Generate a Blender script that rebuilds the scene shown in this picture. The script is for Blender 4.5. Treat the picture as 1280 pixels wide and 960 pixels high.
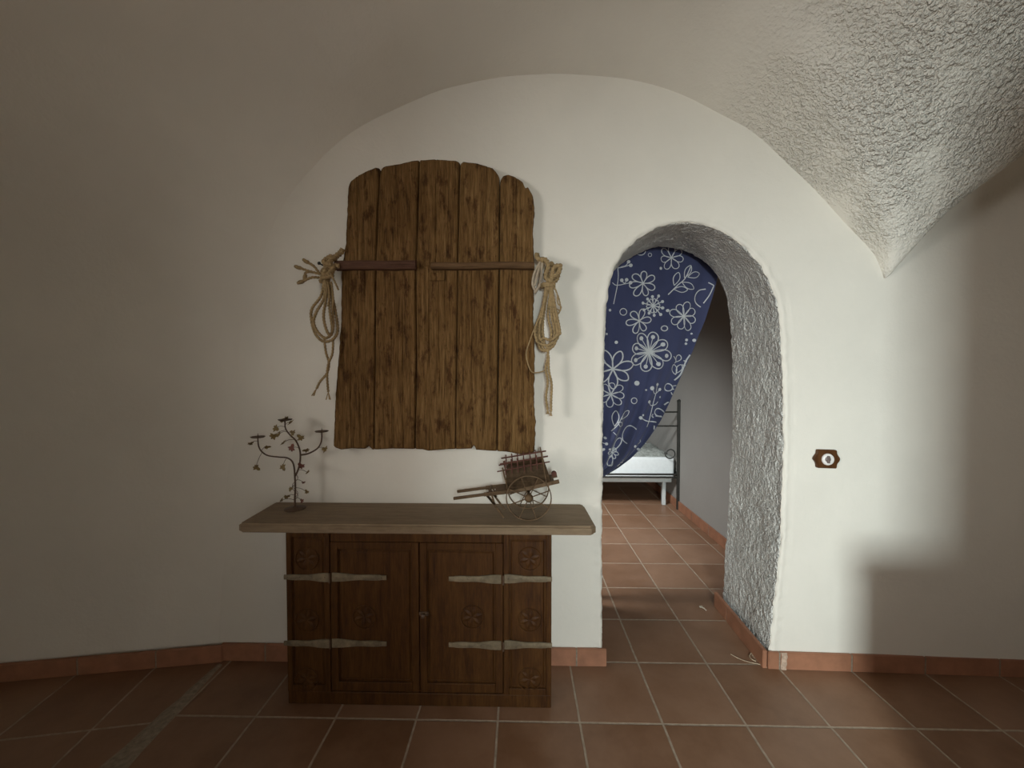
import bpy, bmesh, math, random
from mathutils import Vector, Matrix, noise
random.seed(7)
for o in list(bpy.data.objects): bpy.data.objects.remove(o)
C = bpy.context.scene.collection
PI = math.pi

# ------------------------------------------------------------ camera, light, exposure
CAM_H, FPX, PITCH, YAW = 1.4, 482.256, 0.0238946, 0.0203969
camd = bpy.data.cameras.new('camera'); cam = bpy.data.objects.new('camera', camd); C.objects.link(cam)
camd.sensor_width = 36; camd.lens = FPX/1280*36; camd.clip_start = 0.02
cam.location = (0, 0, CAM_H); cam.rotation_euler = (PI/2-PITCH, 0, YAW)
bpy.context.scene.camera = cam
sc = bpy.context.scene
sc.view_settings.view_transform = 'Standard'; sc.view_settings.look = 'None'
sc.view_settings.gamma = 1; sc.view_settings.use_curve_mapping = False
sc.view_settings.exposure = 0.47
w = bpy.data.worlds.new('world'); sc.world = w; w.use_nodes = True
w.node_tree.nodes['Background'].inputs[0].default_value = (0.98, 0.97, 0.94, 1)
w.node_tree.nodes['Background'].inputs[1].default_value = 1.9

def area(name, loc, size, power, color, look):
    l = bpy.data.lights.new(name, 'AREA'); l.shape = 'RECTANGLE'; l.size, l.size_y = size
    l.energy = power; l.color = color
    o = bpy.data.objects.new(name, l); C.objects.link(o); o.location = loc
    o.rotation_euler = (Vector(look)-Vector(loc)).to_track_quat('-Z', 'Y').to_euler()
    return o
area('daylight_through_doorway', (0.15, -2.25, 1.70), (0.50, 0.60), 110, (0.875, 1.0, 1.0), (0.6, 1.84, 1.4))
sl = area('side_fill_light', (-3.0, -0.65, 1.75), (1.1, 0.9), 7.0, (1.0, 0.97, 0.91), (1.25, 2.05, 1.25)); sl.data.spread = math.radians(58)  # added fill that brightens the arch reveal; no known window on this side
bl = area('bedroom_fill_light', (-0.25, 2.42, 2.1), (0.6, 0.5), 24, (0.95, 0.99, 1.0), (0.6, 3.9, 0.0)); bl.data.spread = math.radians(95)  # added fill above the inner doorway, brightens bed and passage floor

# ------------------------------------------------------------ pixel -> place helpers (frame 1280x960)
_M = Matrix.Rotation(YAW, 3, 'Z')
_F = _M @ Vector((0, math.cos(PITCH), -math.sin(PITCH)))
_U = _M @ Vector((0, math.sin(PITCH), math.cos(PITCH)))
_R = _M @ Vector((1, 0, 0)); _C = Vector((0, 0, CAM_H))
def ray(x, y): return _F + _R*((x-640)/FPX) + _U*((480-y)/FPX)
def onY(x, y, Y): d = ray(x, y); return _C + d*(Y/d.y)
def onZ(x, y, Z=0.0): d = ray(x, y); return _C + d*((Z-CAM_H)/d.z)

D = 1.84          # plane of the wall behind the cabinet
# ------------------------------------------------------------ materials
def new_mat(name):
    m = bpy.data.materials.new(name); m.use_nodes = True
    nt = m.node_tree; b = nt.nodes['Principled BSDF']; return m, nt, b
def N(nt, t, **k):
    n = nt.nodes.new(t)
    for a, v in k.items():
        if a.startswith('i_'): n.inputs[a[2:].replace('_', ' ')].default_value = v
        else: setattr(n, a, v)
    return n
def ramp(nt, fac, stops):
    r = N(nt, 'ShaderNodeValToRGB'); cr = r.color_ramp
    while len(cr.elements) < len(stops): cr.elements.new(0.5)
    for e, (p, c) in zip(cr.elements, stops): e.position = p; e.color = (*c, 1) if len(c) == 3 else c
    nt.links.new(fac, r.inputs[0]); return r.outputs[0]
def math_(nt, op, a, b=None, c=None):
    n = N(nt, 'ShaderNodeMath', operation=op)
    for i, v in enumerate((a, b, c)):
        if v is None: continue
        if hasattr(v, 'links'): nt.links.new(v, n.inputs[i])
        else: n.inputs[i].default_value = v
    return n.outputs[0]
def coords(nt, scale=(1, 1, 1), rot=0.0, loc=(0, 0, 0), kind='Object'):
    t = N(nt, 'ShaderNodeTexCoord'); m = N(nt, 'ShaderNodeMapping')
    m.inputs['Scale'].default_value = scale; m.inputs['Rotation'].default_value = (0, 0, rot); m.inputs['Location'].default_value = loc
    nt.links.new(t.outputs[kind], m.inputs[0]); return m.outputs[0]
def noi(nt, vec, scale, detail=4, rough=0.5):
    n = N(nt, 'ShaderNodeTexNoise'); n.inputs['Scale'].default_value = scale
    n.inputs['Detail'].default_value = detail; n.inputs['Roughness'].default_value = rough
    nt.links.new(vec, n.inputs['Vector']); return n.outputs['Fac']
def bump(nt, b, h, strength, dist=0.01, prev=None):
    n = N(nt, 'ShaderNodeBump'); n.inputs['Strength'].default_value = strength; n.inputs['Distance'].default_value = dist
    nt.links.new(h, n.inputs['Height'])
    if prev: nt.links.new(prev, n.inputs['Normal'])
    nt.links.new(n.outputs[0], b.inputs['Normal']); return n.outputs[0]

def plaster(name, col, small=0.15, rough_mask=None, coarse=0.0, gran=60):
    m, nt, b = new_mat(name); v = coords(nt)
    n1 = noi(nt, v, 1.6, 4, 0.6); n2 = noi(nt, v, 70, 5, 0.6); n3 = noi(nt, v, 9, 4, 0.6)
    c2 = tuple(x*0.93 for x in col)
    base = ramp(nt, n1, [(0.35, c2), (0.65, col)])
    nt.links.new(base, b.inputs['Base Color']); b.inputs['Roughness'].default_value = 0.9
    p = bump(nt, b, n3, 0.25, 0.012); p = bump(nt, b, n2, small, 0.004, p)
    if coarse:
        g1 = noi(nt, v, gran, 2, 0.5); g2 = noi(nt, v, gran*2.1, 2, 0.5)
        h = math_(nt, 'ADD', ss(nt, g1, 0.46, 0.66), math_(nt, 'MULTIPLY', ss(nt, g2, 0.45, 0.65), 0.5))
        h = math_(nt, 'SUBTRACT', h, math_(nt, 'MULTIPLY', ss(nt, g1, 0.44, 0.30), 0.6))
        if rough_mask is not None:
            sep = N(nt, 'ShaderNodeSeparateXYZ'); nt.links.new(v, sep.inputs[0])
            k = rough_mask(nt, sep)
            n4 = noi(nt, v, 2.3, 3, 0.6)
            k = math_(nt, 'MULTIPLY', k, math_(nt, 'SMOOTH_MIN', math_(nt, 'MULTIPLY', math_(nt, 'MAXIMUM', math_(nt, 'SUBTRACT', n4, 0.34), 0.0), 5.0), 1.0, 0.2))
            h = math_(nt, 'MULTIPLY', h, k)
        p = bump(nt, b, h, 1.0, coarse, p)
    return m

def ss(nt, v, a, b_):   # smoothstep a..b
    mr = N(nt, 'ShaderNodeMapRange', interpolation_type='SMOOTHSTEP')
    mr.inputs['From Min'].default_value = a; mr.inputs['From Max'].default_value = b_
    nt.links.new(v, mr.inputs['Value']); return mr.outputs['Result']
WALL = (0.81, 0.765, 0.685)
M_wall = plaster('white_plaster', WALL, 0.22)
def cmask(nt, s):
    return math_(nt, 'MULTIPLY', ss(nt, s.outputs[0], 0.75, 1.55), math_(nt, 'ADD', math_(nt, 'MULTIPLY', ss(nt, s.outputs[2], 1.86, 2.2), 0.75), 0.25))
M_ceil = plaster('vault_plaster', WALL, 0.3, cmask, 0.010, 58)
M_reveal = plaster('rough_stucco', (0.84, 0.83, 0.78), 0.5, None, 0.0075, 75)
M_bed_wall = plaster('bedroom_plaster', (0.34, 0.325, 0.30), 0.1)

def tile_mat(name, rot, ox, oy, s=0.3312):
    m, nt, b = new_mat(name)
    t = N(nt, 'ShaderNodeTexCoord')
    sub = N(nt, 'ShaderNodeVectorMath', operation='SUBTRACT'); sub.inputs[1].default_value = (ox, oy, 0)
    nt.links.new(t.outputs['Object'], sub.inputs[0])
    vr = N(nt, 'ShaderNodeVectorRotate', rotation_type='Z_AXIS'); vr.inputs['Angle'].default_value = -rot
    nt.links.new(sub.outputs[0], vr.inputs['Vector'])
    wob = N(nt, 'ShaderNodeTexNoise'); wob.inputs['Scale'].default_value = 18; nt.links.new(t.outputs['Object'], wob.inputs['Vector'])
    mad = N(nt, 'ShaderNodeVectorMath', operation='MULTIPLY_ADD'); mad.inputs[1].default_value = (0.003,)*3
    nt.links.new(wob.outputs['Color'], mad.inputs[0]); nt.links.new(vr.outputs[0], mad.inputs[2])
    sep = N(nt, 'ShaderNodeSeparateXYZ'); nt.links.new(mad.outputs[0], sep.inputs[0])
    def edge(o):
        q = math_(nt, 'DIVIDE', o, s); f = math_(nt, 'FRACT', q)
        d = math_(nt, 'MINIMUM', f, math_(nt, 'SUBTRACT', 1.0, f)); return math_(nt, 'MULTIPLY', d, s), math_(nt, 'FLOOR', q)
    dx, ix = edge(sep.outputs[0]); dy, iy = edge(sep.outputs[1])
    d = math_(nt, 'MINIMUM', dx, dy)
    mask = ss(nt, d, 0.0030, 0.0055)
    cb = N(nt, 'ShaderNodeCombineXYZ'); nt.links.new(ix, cb.inputs[0]); nt.links.new(iy, cb.inputs[1])
    wn = N(nt, 'ShaderNodeTexWhiteNoise'); nt.links.new(cb.outputs[0], wn.inputs['Vector'])
    off = N(nt, 'ShaderNodeVectorMath', operation='ADD'); nt.links.new(t.outputs['Object'], off.inputs[0]); nt.links.new(wn.outputs['Color'], off.inputs[1])
    n1 = noi(nt, off.outputs[0], 5, 5, 0.65); n2 = noi(nt, t.outputs['Object'], 40, 4, 0.6)
    f = math_(nt, 'ADD', math_(nt, 'MULTIPLY', n1, 0.75), math_(nt, 'MULTIPLY', wn.outputs['Value'], 0.25))
    col = ramp(nt, f, [(0.30, (0.185, 0.092, 0.048)), (0.5, (0.24, 0.130, 0.076)), (0.72, (0.295, 0.170, 0.106))])
    gcol = ramp(nt, n2, [(0.3, (0.28, 0.215, 0.155)), (0.7, (0.42, 0.34, 0.26))])
    mx = N(nt, 'ShaderNodeMix', data_type='RGBA'); nt.links.new(mask, mx.inputs['Factor'])
    nt.links.new(gcol, mx.inputs['A']); nt.links.new(col, mx.inputs['B'])
    nt.links.new(mx.outputs['Result'], b.inputs['Base Color'])
    r = math_(nt, 'ADD', math_(nt, 'MULTIPLY', n1, 0.25), 0.30); r = math_(nt, 'ADD', r, math_(nt, 'MULTIPLY', math_(nt, 'SUBTRACT', 1.0, mask), 0.4))
    nt.links.new(r, b.inputs['Roughness'])
    p = bump(nt, b, mask, 0.5, 0.003); bump(nt, b, n1, 0.15, 0.004, p)
    return m
M_tile = tile_mat('terracotta_tiles', 0.0, 0.2439, 1.5262)
M_tile2 = tile_mat('terracotta_tiles_turned', math.radians(9.4), -1.742, 1.783)
def simple(name, col, rough=0.6, metal=0.0, nscale=20, var=0.25, bstr=0.1, bdist=0.003):
    m, nt, b = new_mat(name); v = coords(nt); n = noi(nt, v, nscale, 4, 0.6)
    lo = tuple(x*(1-var) for x in col); hi = tuple(min(1, x*(1+var*0.6)) for x in col)
    nt.links.new(ramp(nt, n, [(0.3, lo), (0.7, hi)]), b.inputs['Base Color'])
    b.inputs['Roughness'].default_value = rough; b.inputs['Metallic'].default_value = metal
    bump(nt, b, n, bstr, bdist); return m
M_bb = simple('terracotta_baseboard', (0.36, 0.165, 0.095), 0.5, 0, 14, 0.2)
M_grout = simple('pale_mortar', (0.30, 0.245, 0.185), 0.95, 0, 60, 0.3, 0.8, 0.006)
M_eff = simple('white_salt_deposit', (0.52, 0.38, 0.29), 0.95, 0, 80, 0.3, 0.6, 0.004)

def wood(name, dark, mid, light, axis='z', grain=14.0, stain=0.0, rough=0.7, gb=0.5, carve=False):
    m, nt, b = new_mat(name)
    st = {'z': (grain, grain, 1.0), 'x': (1.0, grain, grain)}[axis]
    v = coords(nt, st); v0 = coords(nt)
    n1 = noi(nt, v, 5.0, 7, 0.65); n2 = noi(nt, v, 16.0, 4, 0.6); n3 = noi(nt, v0, 3.2, 4, 0.6)
    f = math_(nt, 'ADD', math_(nt, 'MULTIPLY', n1, 0.6), math_(nt, 'MULTIPLY', n2, 0.4))
    col = ramp(nt, f, [(0.34, dark), (0.5, mid), (0.68, light)])
    if stain:
        vs = coords(nt, {'z': (2.6, 2.6, 1.0), 'x': (1.0, 2.6, 2.6)}[axis]); n4 = noi(nt, vs, 9.0, 5, 0.7)
        mx = N(nt, 'ShaderNodeMix', data_type='RGBA', blend_type='MULTIPLY')
        k = ss(nt, n4, 0.50, 0.66); nt.links.new(math_(nt, 'MULTIPLY', k, stain), mx.inputs['Factor'])
        nt.links.new(col, mx.inputs['A']); mx.inputs['B'].default_value = (0.42, 0.33, 0.27, 1); col = mx.outputs['Result']
        mx = N(nt, 'ShaderNodeMix', data_type='RGBA', blend_type='MULTIPLY')
        k = ss(nt, n3, 0.42, 0.62); nt.links.new(math_(nt, 'MULTIPLY', k, 0.5*stain), mx.inputs['Factor'])
        nt.links.new(col, mx.inputs['A']); mx.inputs['B'].default_value = (0.62, 0.55, 0.42, 1); col = mx.outputs['Result']
    nt.links.new(col, b.inputs['Base Color']); b.inputs['Roughness'].default_value = rough; b.inputs['Specular IOR Level'].default_value = 0.2
    bump(nt, b, f, gb, 0.004); return m
M_board = wood('weathered_door_wood', (0.055, 0.027, 0.008), (0.160, 0.085, 0.028), (0.275, 0.165, 0.068), 'z', 16, 1.0, 0.85, 0.9)
M_bar = wood('reddish_batten_wood', (0.06, 0.028, 0.018), (0.11, 0.054, 0.034), (0.16, 0.085, 0.055), 'x', 14, 0.3, 0.8)
M_bar2 = wood('brown_batten_wood', (0.07, 0.038, 0.018), (0.13, 0.072, 0.034), (0.19, 0.11, 0.055), 'x', 14, 0.3, 0.8)
M_cab = wood('dark_cabinet_wood', (0.034, 0.012, 0.004), (0.066, 0.026, 0.006), (0.098, 0.043, 0.011), 'z', 9, 0.35, 0.55, 0.2)
M_top = wood('dusty_worktop_wood', (0.175, 0.122, 0.075), (0.225, 0.162, 0.102), (0.27, 0.195, 0.125), 'x', 9, 0.2, 0.6, 0.15)
M_cart = wood('small_cart_wood', (0.07, 0.042, 0.022), (0.125, 0.078, 0.042), (0.18, 0.115, 0.065), 'x', 12, 0.2, 0.7, 0.3)
M_rack = wood('red_brown_rack_wood', (0.06, 0.02, 0.015), (0.105, 0.042, 0.03), (0.14, 0.06, 0.04), 'x', 12, 0.0, 0.7, 0.3)
M_strap = simple('worn_hinge_metal', (0.21, 0.165, 0.105), 0.55, 0.3, 30, 0.45)
M_iron = simple('wrought_iron_brown', (0.10, 0.058, 0.034), 0.6, 0.2, 60, 0.3)
M_leafm = simple('painted_metal_leaf', (0.20, 0.135, 0.045), 0.6, 0.1, 50, 0.4)
M_leafr = simple('dark_red_metal_leaf', (0.17, 0.055, 0.035), 0.6, 0.1, 50, 0.4)
M_rope = simple('straw_rope', (0.34, 0.235, 0.115), 0.95, 0, 90, 0.35, 0.6, 0.003)
M_rope2 = simple('pale_cloth_tie', (0.42, 0.34, 0.25), 0.95, 0, 60, 0.2, 0.4, 0.003)
M_black = simple('black_nail', (0.015, 0.013, 0.012), 0.5, 0.5)
M_plate = wood('varnished_switch_wood', (0.045, 0.018, 0.007), (0.085, 0.034, 0.012), (0.125, 0.055, 0.02), 'z', 8, 0, 0.4, 0.2)
M_porc = simple('white_porcelain', (0.82, 0.78, 0.75), 0.25, 0, 10, 0.03, 0)
M_knob = simple('grey_brown_knob', (0.16, 0.12, 0.11), 0.4, 0, 40, 0.2)
M_print = simple('white_printed_line', (0.60, 0.61, 0.62), 0.9, 0, 60, 0.05, 0)
M_matt = simple('white_mattress_cloth', (0.80, 0.83, 0.83), 0.9, 0, 30, 0.05, 0.2)
M_pill = simple('grey_green_blanket', (0.30, 0.315, 0.29), 0.95, 0, 45, 0.4, 0.8, 0.012)
M_bedm = simple('black_bed_metal', (0.045, 0.045, 0.04), 0.45, 0.5, 30, 0.2)
M_slat = simple('pale_grey_bed_base', (0.55, 0.58, 0.57), 0.5, 0, 30, 0.08, 0)
M_twig = simple('dry_pale_twig', (0.42, 0.32, 0.22), 0.9, 0, 60, 0.3)
M_dust = simple('pale_crumb', (0.55, 0.48, 0.38), 0.9, 0, 60, 0.3)

def cloth_mat():
    m, nt, b = new_mat('blue_curtain_cloth'); v = coords(nt)
    n = noi(nt, v, 3, 3); nw = noi(nt, v, 500, 2)
    nt.links.new(ramp(nt, n, [(0.3, (0.040, 0.046, 0.108)), (0.7, (0.054, 0.062, 0.138))]), b.inputs['Base Color'])
    b.inputs['Roughness'].default_value = 0.9; b.inputs['Sheen Weight'].default_value = 0.15
    bump(nt, b, nw, 0.2, 0.001); return m
M_blue = cloth_mat()

# ------------------------------------------------------------ mesh helpers
def link(name, bm, mat, parent=None, smooth=False, mats=None):
    me = bpy.data.meshes.new(name); bm.normal_update(); bm.to_mesh(me); bm.free()
    for m in (mats or [mat]): me.materials.append(m)
    if smooth:
        for p in me.polygons: p.use_smooth = True
    o = bpy.data.objects.new(name, me); C.objects.link(o)
    if parent: o.parent = parent; o.matrix_parent_inverse = Matrix.Translation(parent.location).inverted()
    return o
def thing(name, loc, label, cat, group=None):
    o = bpy.data.objects.new(name, None); C.objects.link(o); o.location = loc; o.empty_display_size = .05
    o['label'] = label; o['category'] = cat
    if group: o['group'] = group
    return o
def tag(o, label, cat, group=None):
    o['label'] = label; o['category'] = cat
    if group: o['group'] = group
    return o
def struct(o): o['kind'] = 'structure'; return o
def add_box(bm, lo, hi, bev=0.0, mi=0, rot=None, seg=1):
    b2 = bmesh.new(); bmesh.ops.create_cube(b2, size=1)
    sx, sy, sz = (hi[i]-lo[i] for i in range(3)); c = Vector([(hi[i]+lo[i])/2 for i in range(3)])
    bmesh.ops.scale(b2, vec=(sx, sy, sz), verts=b2.verts)
    if bev: bmesh.ops.bevel(b2, geom=b2.edges[:], offset=bev, segments=seg, affect='EDGES', profile=.6)
    if rot: bmesh.ops.transform(b2, matrix=rot, verts=b2.verts)
    bmesh.ops.translate(b2, vec=c, verts=b2.verts)
    for f in b2.faces: f.material_index = mi
    merge(bm, b2)
def merge(bm, b2):
    me = bpy.data.meshes.new('t'); b2.to_mesh(me); b2.free(); bm.from_mesh(me); bpy.data.meshes.remove(me)
def add_bar(bm, a, b, wd, ht, bev=0.001, up=(0, 0, 1)):
    a, b = Vector(a), Vector(b); d = (b-a); L = d.length; d.normalize()
    u = Vector(up); s = d.cross(u).normalized(); u = s.cross(d)
    M = Matrix((d, s, u)).transposed().to_4x4(); c = (a+b)/2
    b2 = bmesh.new(); bmesh.ops.create_cube(b2, size=1); bmesh.ops.scale(b2, vec=(L, wd, ht), verts=b2.verts)
    if bev: bmesh.ops.bevel(b2, geom=b2.edges[:], offset=bev, segments=1, affect='EDGES')
    bmesh.ops.transform(b2, matrix=Matrix.Translation(c) @ M, verts=b2.verts); merge(bm, b2)
def catmull(pts, n=8, closed=False):
    pts = [Vector(p) for p in pts]; out = []
    if len(pts) < 3: return [pts[0].lerp(pts[-1], i/n) for i in range(n+1)]
    m = len(pts); rng = m if closed else m-1
    for i in range(rng):
        g = (lambda k: pts[k % m]) if closed else (lambda k: pts[min(max(k, 0), m-1)])
        p0, p1, p2, p3 = g(i-1), g(i), g(i+1), g(i+2)
        for k in range(n):
            t = k/n
            out.append(0.5*((2*p1)+(p2-p0)*t+(2*p0-5*p1+4*p2-p3)*t*t+(3*p1-p0-3*p2+p3)*t**3))
    if not closed: out.append(pts[-1])
    return out
def add_tube(bm, path, r, seg=8, lobes=0, twist=60.0, amp=0.22, closed=False):
    path = [Vector(p) for p in path]; n = len(path); rings = []; L = 0
    nrm = None
    for i, p in enumerate(path):
        a = path[(i-1) % n] if (closed or i) else path[0]; b = path[(i+1) % n] if (closed or i < n-1) else path[-1]
        t = (b-a)
        if t.length < 1e-9: t = Vector((0, 0, 1))
        t.normalize()
        if nrm is None: nrm = t.orthogonal().normalized()
        nrm = (nrm-t*nrm.dot(t)); nrm = nrm.normalized() if nrm.length > 1e-6 else t.orthogonal().normalized()
        bn = t.cross(nrm)
        if i: L += (p-path[i-1]).length
        rr = r(i/(n-1)) if callable(r) else r; ring = []
        for k in range(seg):
            th = 2*PI*k/seg
            q = rr*(1+(amp*math.cos(lobes*th-0)*1 if lobes else 0))
            a2 = th+(twist*L if lobes else 0)
            ring.append(bm.verts.new(p+(nrm*math.cos(a2)+bn*math.sin(a2))*q))
        rings.append(ring)
    m = n if closed else n-1
    for i in range(m):
        A, B = rings[i], rings[(i+1) % n]
        for k in range(seg): bm.faces.new((A[k], A[(k+1) % seg], B[(k+1) % seg], B[k]))
    if not closed:
        bm.faces.new(rings[0][::-1]); bm.faces.new(rings[-1])
def add_lathe(bm, prof, c, axis='z', seg=32):
    c = Vector(c); rings = []
    for r, h in prof:
        ring = []
        for k in range(seg):
            a = 2*PI*k/seg
            v = {'z': Vector((r*math.cos(a), r*math.sin(a), h)), 'y': Vector((r*math.cos(a), h, r*math.sin(a)))}[axis]
            ring.append(bm.verts.new(c+v))
        rings.append(ring)
    for A, B in zip(rings, rings[1:]):
        for k in range(seg): bm.faces.new((A[k], A[(k+1) % seg], B[(k+1) % seg], B[k]))
    bm.faces.new(rings[0]); bm.faces.new(rings[-1])
    bmesh.ops.recalc_face_normals(bm, faces=bm.faces[:])
def add_prism(bm, poly, y0, y1, bev=0.0):   # outline in x,z extruded in y
    b2 = bmesh.new()
    vs = [b2.verts.new((x, y0, z)) for x, z in poly]; f = b2.faces.new(vs)
    r = bmesh.ops.extrude_face_region(b2, geom=[f]); bmesh.ops.translate(b2, vec=(0, y1-y0, 0), verts=[e for e in r['geom'] if isinstance(e, bmesh.types.BMVert)])
    bmesh.ops.recalc_face_normals(b2, faces=b2.faces[:])
    if bev: bmesh.ops.bevel(b2, geom=b2.edges[:], offset=bev, segments=1, affect='EDGES')
    merge(bm, b2)
def add_grid(bm, P, mi=0, flip=False):
    V = [[bm.verts.new(p) for p in row] for row in P]
    for i in range(len(V)-1):
        for j in range(len(V[0])-1):
            q = (V[i][j], V[i][j+1], V[i+1][j+1], V[i+1][j])
            f = bm.faces.new(q[::-1] if flip else q); f.material_index = mi
    return V
def interp(xs, ys, x):
    if x <= xs[0]: return ys[0]
    for i in range(len(xs)-1):
        if x <= xs[i+1]:
            t = (x-xs[i])/(xs[i+1]-xs[i]+1e-12); return ys[i]+(ys[i+1]-ys[i])*t
    return ys[-1]
def sm(t): t = min(1, max(0, t)); return t*t*(3-2*t)
def nz(p, s, seed=0): return noise.noise(Vector((p[0]*s+seed, p[1]*s, p[2]*s)))
def fbm(p, s, o=3, seed=0): return sum(nz(p, s*2**k, seed+k*17)*0.5**k for k in range(o))

# ------------------------------------------------------------ the shell
XL, XR, YB = -3.1, 3.0, -1.3
arch = [onY(x, y, D) for x, y in [(275, 805), (290, 600), (306, 430), (317, 350), (345, 275), (380, 222), (440, 165), (530, 120), (590, 103), (640, 96), (700, 93), (760, 96), (800, 103), (850, 118), (900, 143), (940, 165), (980, 200), (1020, 240), (1060, 285), (1090, 320), (1102, 352)]]
AX = [p.x for p in arch]; AZ = [p.z for p in arch]
arc2 = catmull([(p.x, 0, p.z) for p in arch], 6)
AX = [p.x for p in arc2]; AZ = [p.z for p in arc2]
SPX, SPZ = AX[-1], AZ[-1]
A2X = [SPX, 1.80, 1.955, 2.10, 2.308, 2.6, 3.2]; A2Z = [SPZ, 2.05, 2.20, 2.31, 2.43, 2.55, 2.62]
tmp = catmull([(x, 0, z) for x, z in zip(A2X, A2Z)], 6); A2X = [p.x for p in tmp]; A2Z = [p.z for p in tmp]
def cleft(z): return interp(AZ[:40], AX[:40], z)          # left leg of the arch: x at height z
def yleft(x, z):
    dd = max(0, cleft(min(z, 2.72))-x)
    return D-0.165*dd-0.42*max(0, z-1.9)**2*sm(dd/0.8)
def yright(x): return D-0.035*max(0, x-1.25)
def smax(a, b, k):
    h = max(0, k-abs(a-b))/k; return max(a, b)+h*h*k*0.25
def ceil_z(x, y):
    yw = yleft(x, 2.5) if x < -0.5 else yright(x)
    d = max(0, yw-y)
    zs = interp([-0.9, 1.45], [2.56, SPZ-0.03], x)
    kk = interp([-1.1, 0.4], [0.26, 0.62], x); B = zs+(3.02-zs)*(1-math.exp(-d/kk))
    if x <= SPX: A = interp(AX, AZ, x) if x > AX[0] else 0
    else: A = interp(A2X, A2Z, x)
    if x < -1.0: A = A-(-1.0-x)*2.0
    A += 0.14*min(d, 1.0)
    return smax(A, B, 0.05+0.25*sm(d/0.5))+0.006*fbm((x, y, 0), 3.0, 2)
def curve_eps(d, r): return math.sqrt(max(0, 1-(1-min(d/r, 1))**2))
# everything right of the crown of the front arch: a height field over x, y
XC = 0.15
bm = bmesh.new(); P = []
for i in range(221):
    x = XC+(XR-XC)*i/220; row = []; yw = yright(x)
    for j in range(150):
        t = j/149; d = -0.05+(yw-YB+0.10)*(0.2*t+0.8*t*t); dd = max(0, d)
        z = ceil_z(x, yw-dd)
        row.append((x, yw-d, z))
    P.append(row)
add_grid(bm, P)
# left of the crown the vault fans out from the arch and turns into the left wall
acc = [(q.x, q.z) for q in arc2 if q.x <= XC]+[(XC, interp(AX, AZ, XC))]
acc = [(acc[0][0]-.0, 0.0)]+acc
Lc = [0]
for a, b in zip(acc, acc[1:]): Lc.append(Lc[-1]+math.hypot(b[0]-a[0], b[1]-a[1]))
z19 = next(l for l, a in zip(Lc, acc) if a[1] > 1.75); NU_ = 200
def fan_row(k, NV_=110):
    l = Lc[-1]*k/NU_; cx_ = interp(Lc, [a[0] for a in acc], l); cz_ = interp(Lc, [a[1] for a in acc], l)
    s_ = sm((l-z19)/(Lc[-1]-z19)); th = math.radians(189.4+80.6*s_); dx, dy = math.cos(th), math.sin(th)
    lim = min((cx_-XL)/-dx if dx < -1e-3 else 99, (D-YB)/-dy)+.03; row = []
    for j in range(NV_+1):
        t = j/NV_; v = -0.05+(lim+0.05)*(0.4*t+0.6*t*t); vv = max(0, v)
        x = cx_+dx*v; y = D+dy*v
        zs = min(cz_-.02, interp([-0.9, 1.45], [2.56, SPZ-0.03], max(cx_, -.2)))
        B = zs+(3.02-zs)*(1-math.exp(-vv/0.62)); A = cz_+.14*min(vv, 1)
        z = cz_+s_*(smax(A, B, 0.05+0.25*sm(vv/0.5))-cz_)
        n_ = 0.006*fbm((x, y, z*.5*(1-s_)), 3.0, 2)
        if l < 0.02: z = 0.0
        row.append((x, y-n_*(1-s_), z+n_*s_))
    return row
rows = [fan_row(k) for k in range(NU_+1)]
ks = next(k for k in range(NU_) if Lc[-1]*k/NU_ > z19+.1)
add_grid(bm, rows[ks:], flip=True)
struct(link('ceiling', bm, M_ceil, smooth=True))
bm = bmesh.new(); add_grid(bm, rows[:ks+1], flip=True); struct(link('wall_left', bm, M_wall, smooth=True))
def yleft(x, z): return D-0.1655*max(0, AX[0]-x)

# front wall with the arched opening and its rough reveal
fr = [(753, 831), (752.5, 720), (753, 590), (754.5, 480), (757, 400), (763, 350), (775, 322), (795, 300), (820, 285), (850, 278), (882, 281), (912, 294), (941, 318), (962, 350), (975, 395), (980, 500), (979, 600), (975, 690), (966, 780), (961, 834)]
bk = [(0.43, 0), (0.43, .5), (0.42, .94), (0.42, 1.3), (0.43, 1.65), (0.455, 1.83), (.50, 1.93), (.56, 2.02), (.66, 2.10), (.80, 2.155), (.93, 2.150), (1.04, 2.11), (1.13, 2.04), (1.195, 1.94), (1.245, 1.78), (1.272, 1.35), (1.268, .9), (1.255, .55), (1.238, .25), (1.228, 0)]
F3 = [onY(x, y, D) for x, y in fr]; F3[0].z = 0; F3[-1].z = 0
NL = 9
Fo = catmull([(p.x, 0, p.z) for p in F3], NL*2); Bk = catmull([(x, 0, z) for x, z in bk], NL*2)
Fo[0].z = Fo[-1].z = 0
n = len(Fo)
# resample evenly
def resample(pts, m):
    L = [0]
    for a, b in zip(pts, pts[1:]): L.append(L[-1]+(b-a).length)
    out = []; k = 0
    for i in range(m):
        s = L[-1]*i/(m-1)
        while k < len(L)-2 and L[k+1] < s: k += 1
        t = (s-L[k])/(L[k+1]-L[k]+1e-12); out.append(pts[k].lerp(pts[k+1], min(1, max(0, t))))
    return out
NP = 420
Fo = resample(Fo, NP); Bk = resample(Bk, NP)
def outn(pts, i):
    a, b = pts[max(0, i-1)], pts[min(len(pts)-1, i+1)]; t = (b-a).normalized(); return Vector((-t.z, 0, t.x))
Wx0, Wx1, Wz = -1.62, XR, 3.1
cx, cz = 0.83, 1.2
def outer(i):
    p = Fo[i]; s = i/(NP-1)
    # piecewise: left side up, top, right side down
    if s < 0.36: return Vector((Wx0, 0, Wz*s/0.36))
    if s < 0.64: return Vector((Wx0+(Wx1-Wx0)*(s-0.36)/0.28, 0, Wz))
    return Vector((Wx1, 0, Wz*(1-(s-0.64)/0.36)))
bm = bmesh.new(); rings = []
offs = [0.004, 0.012, 0.022, 0.035, 0.05]
rows = []
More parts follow.
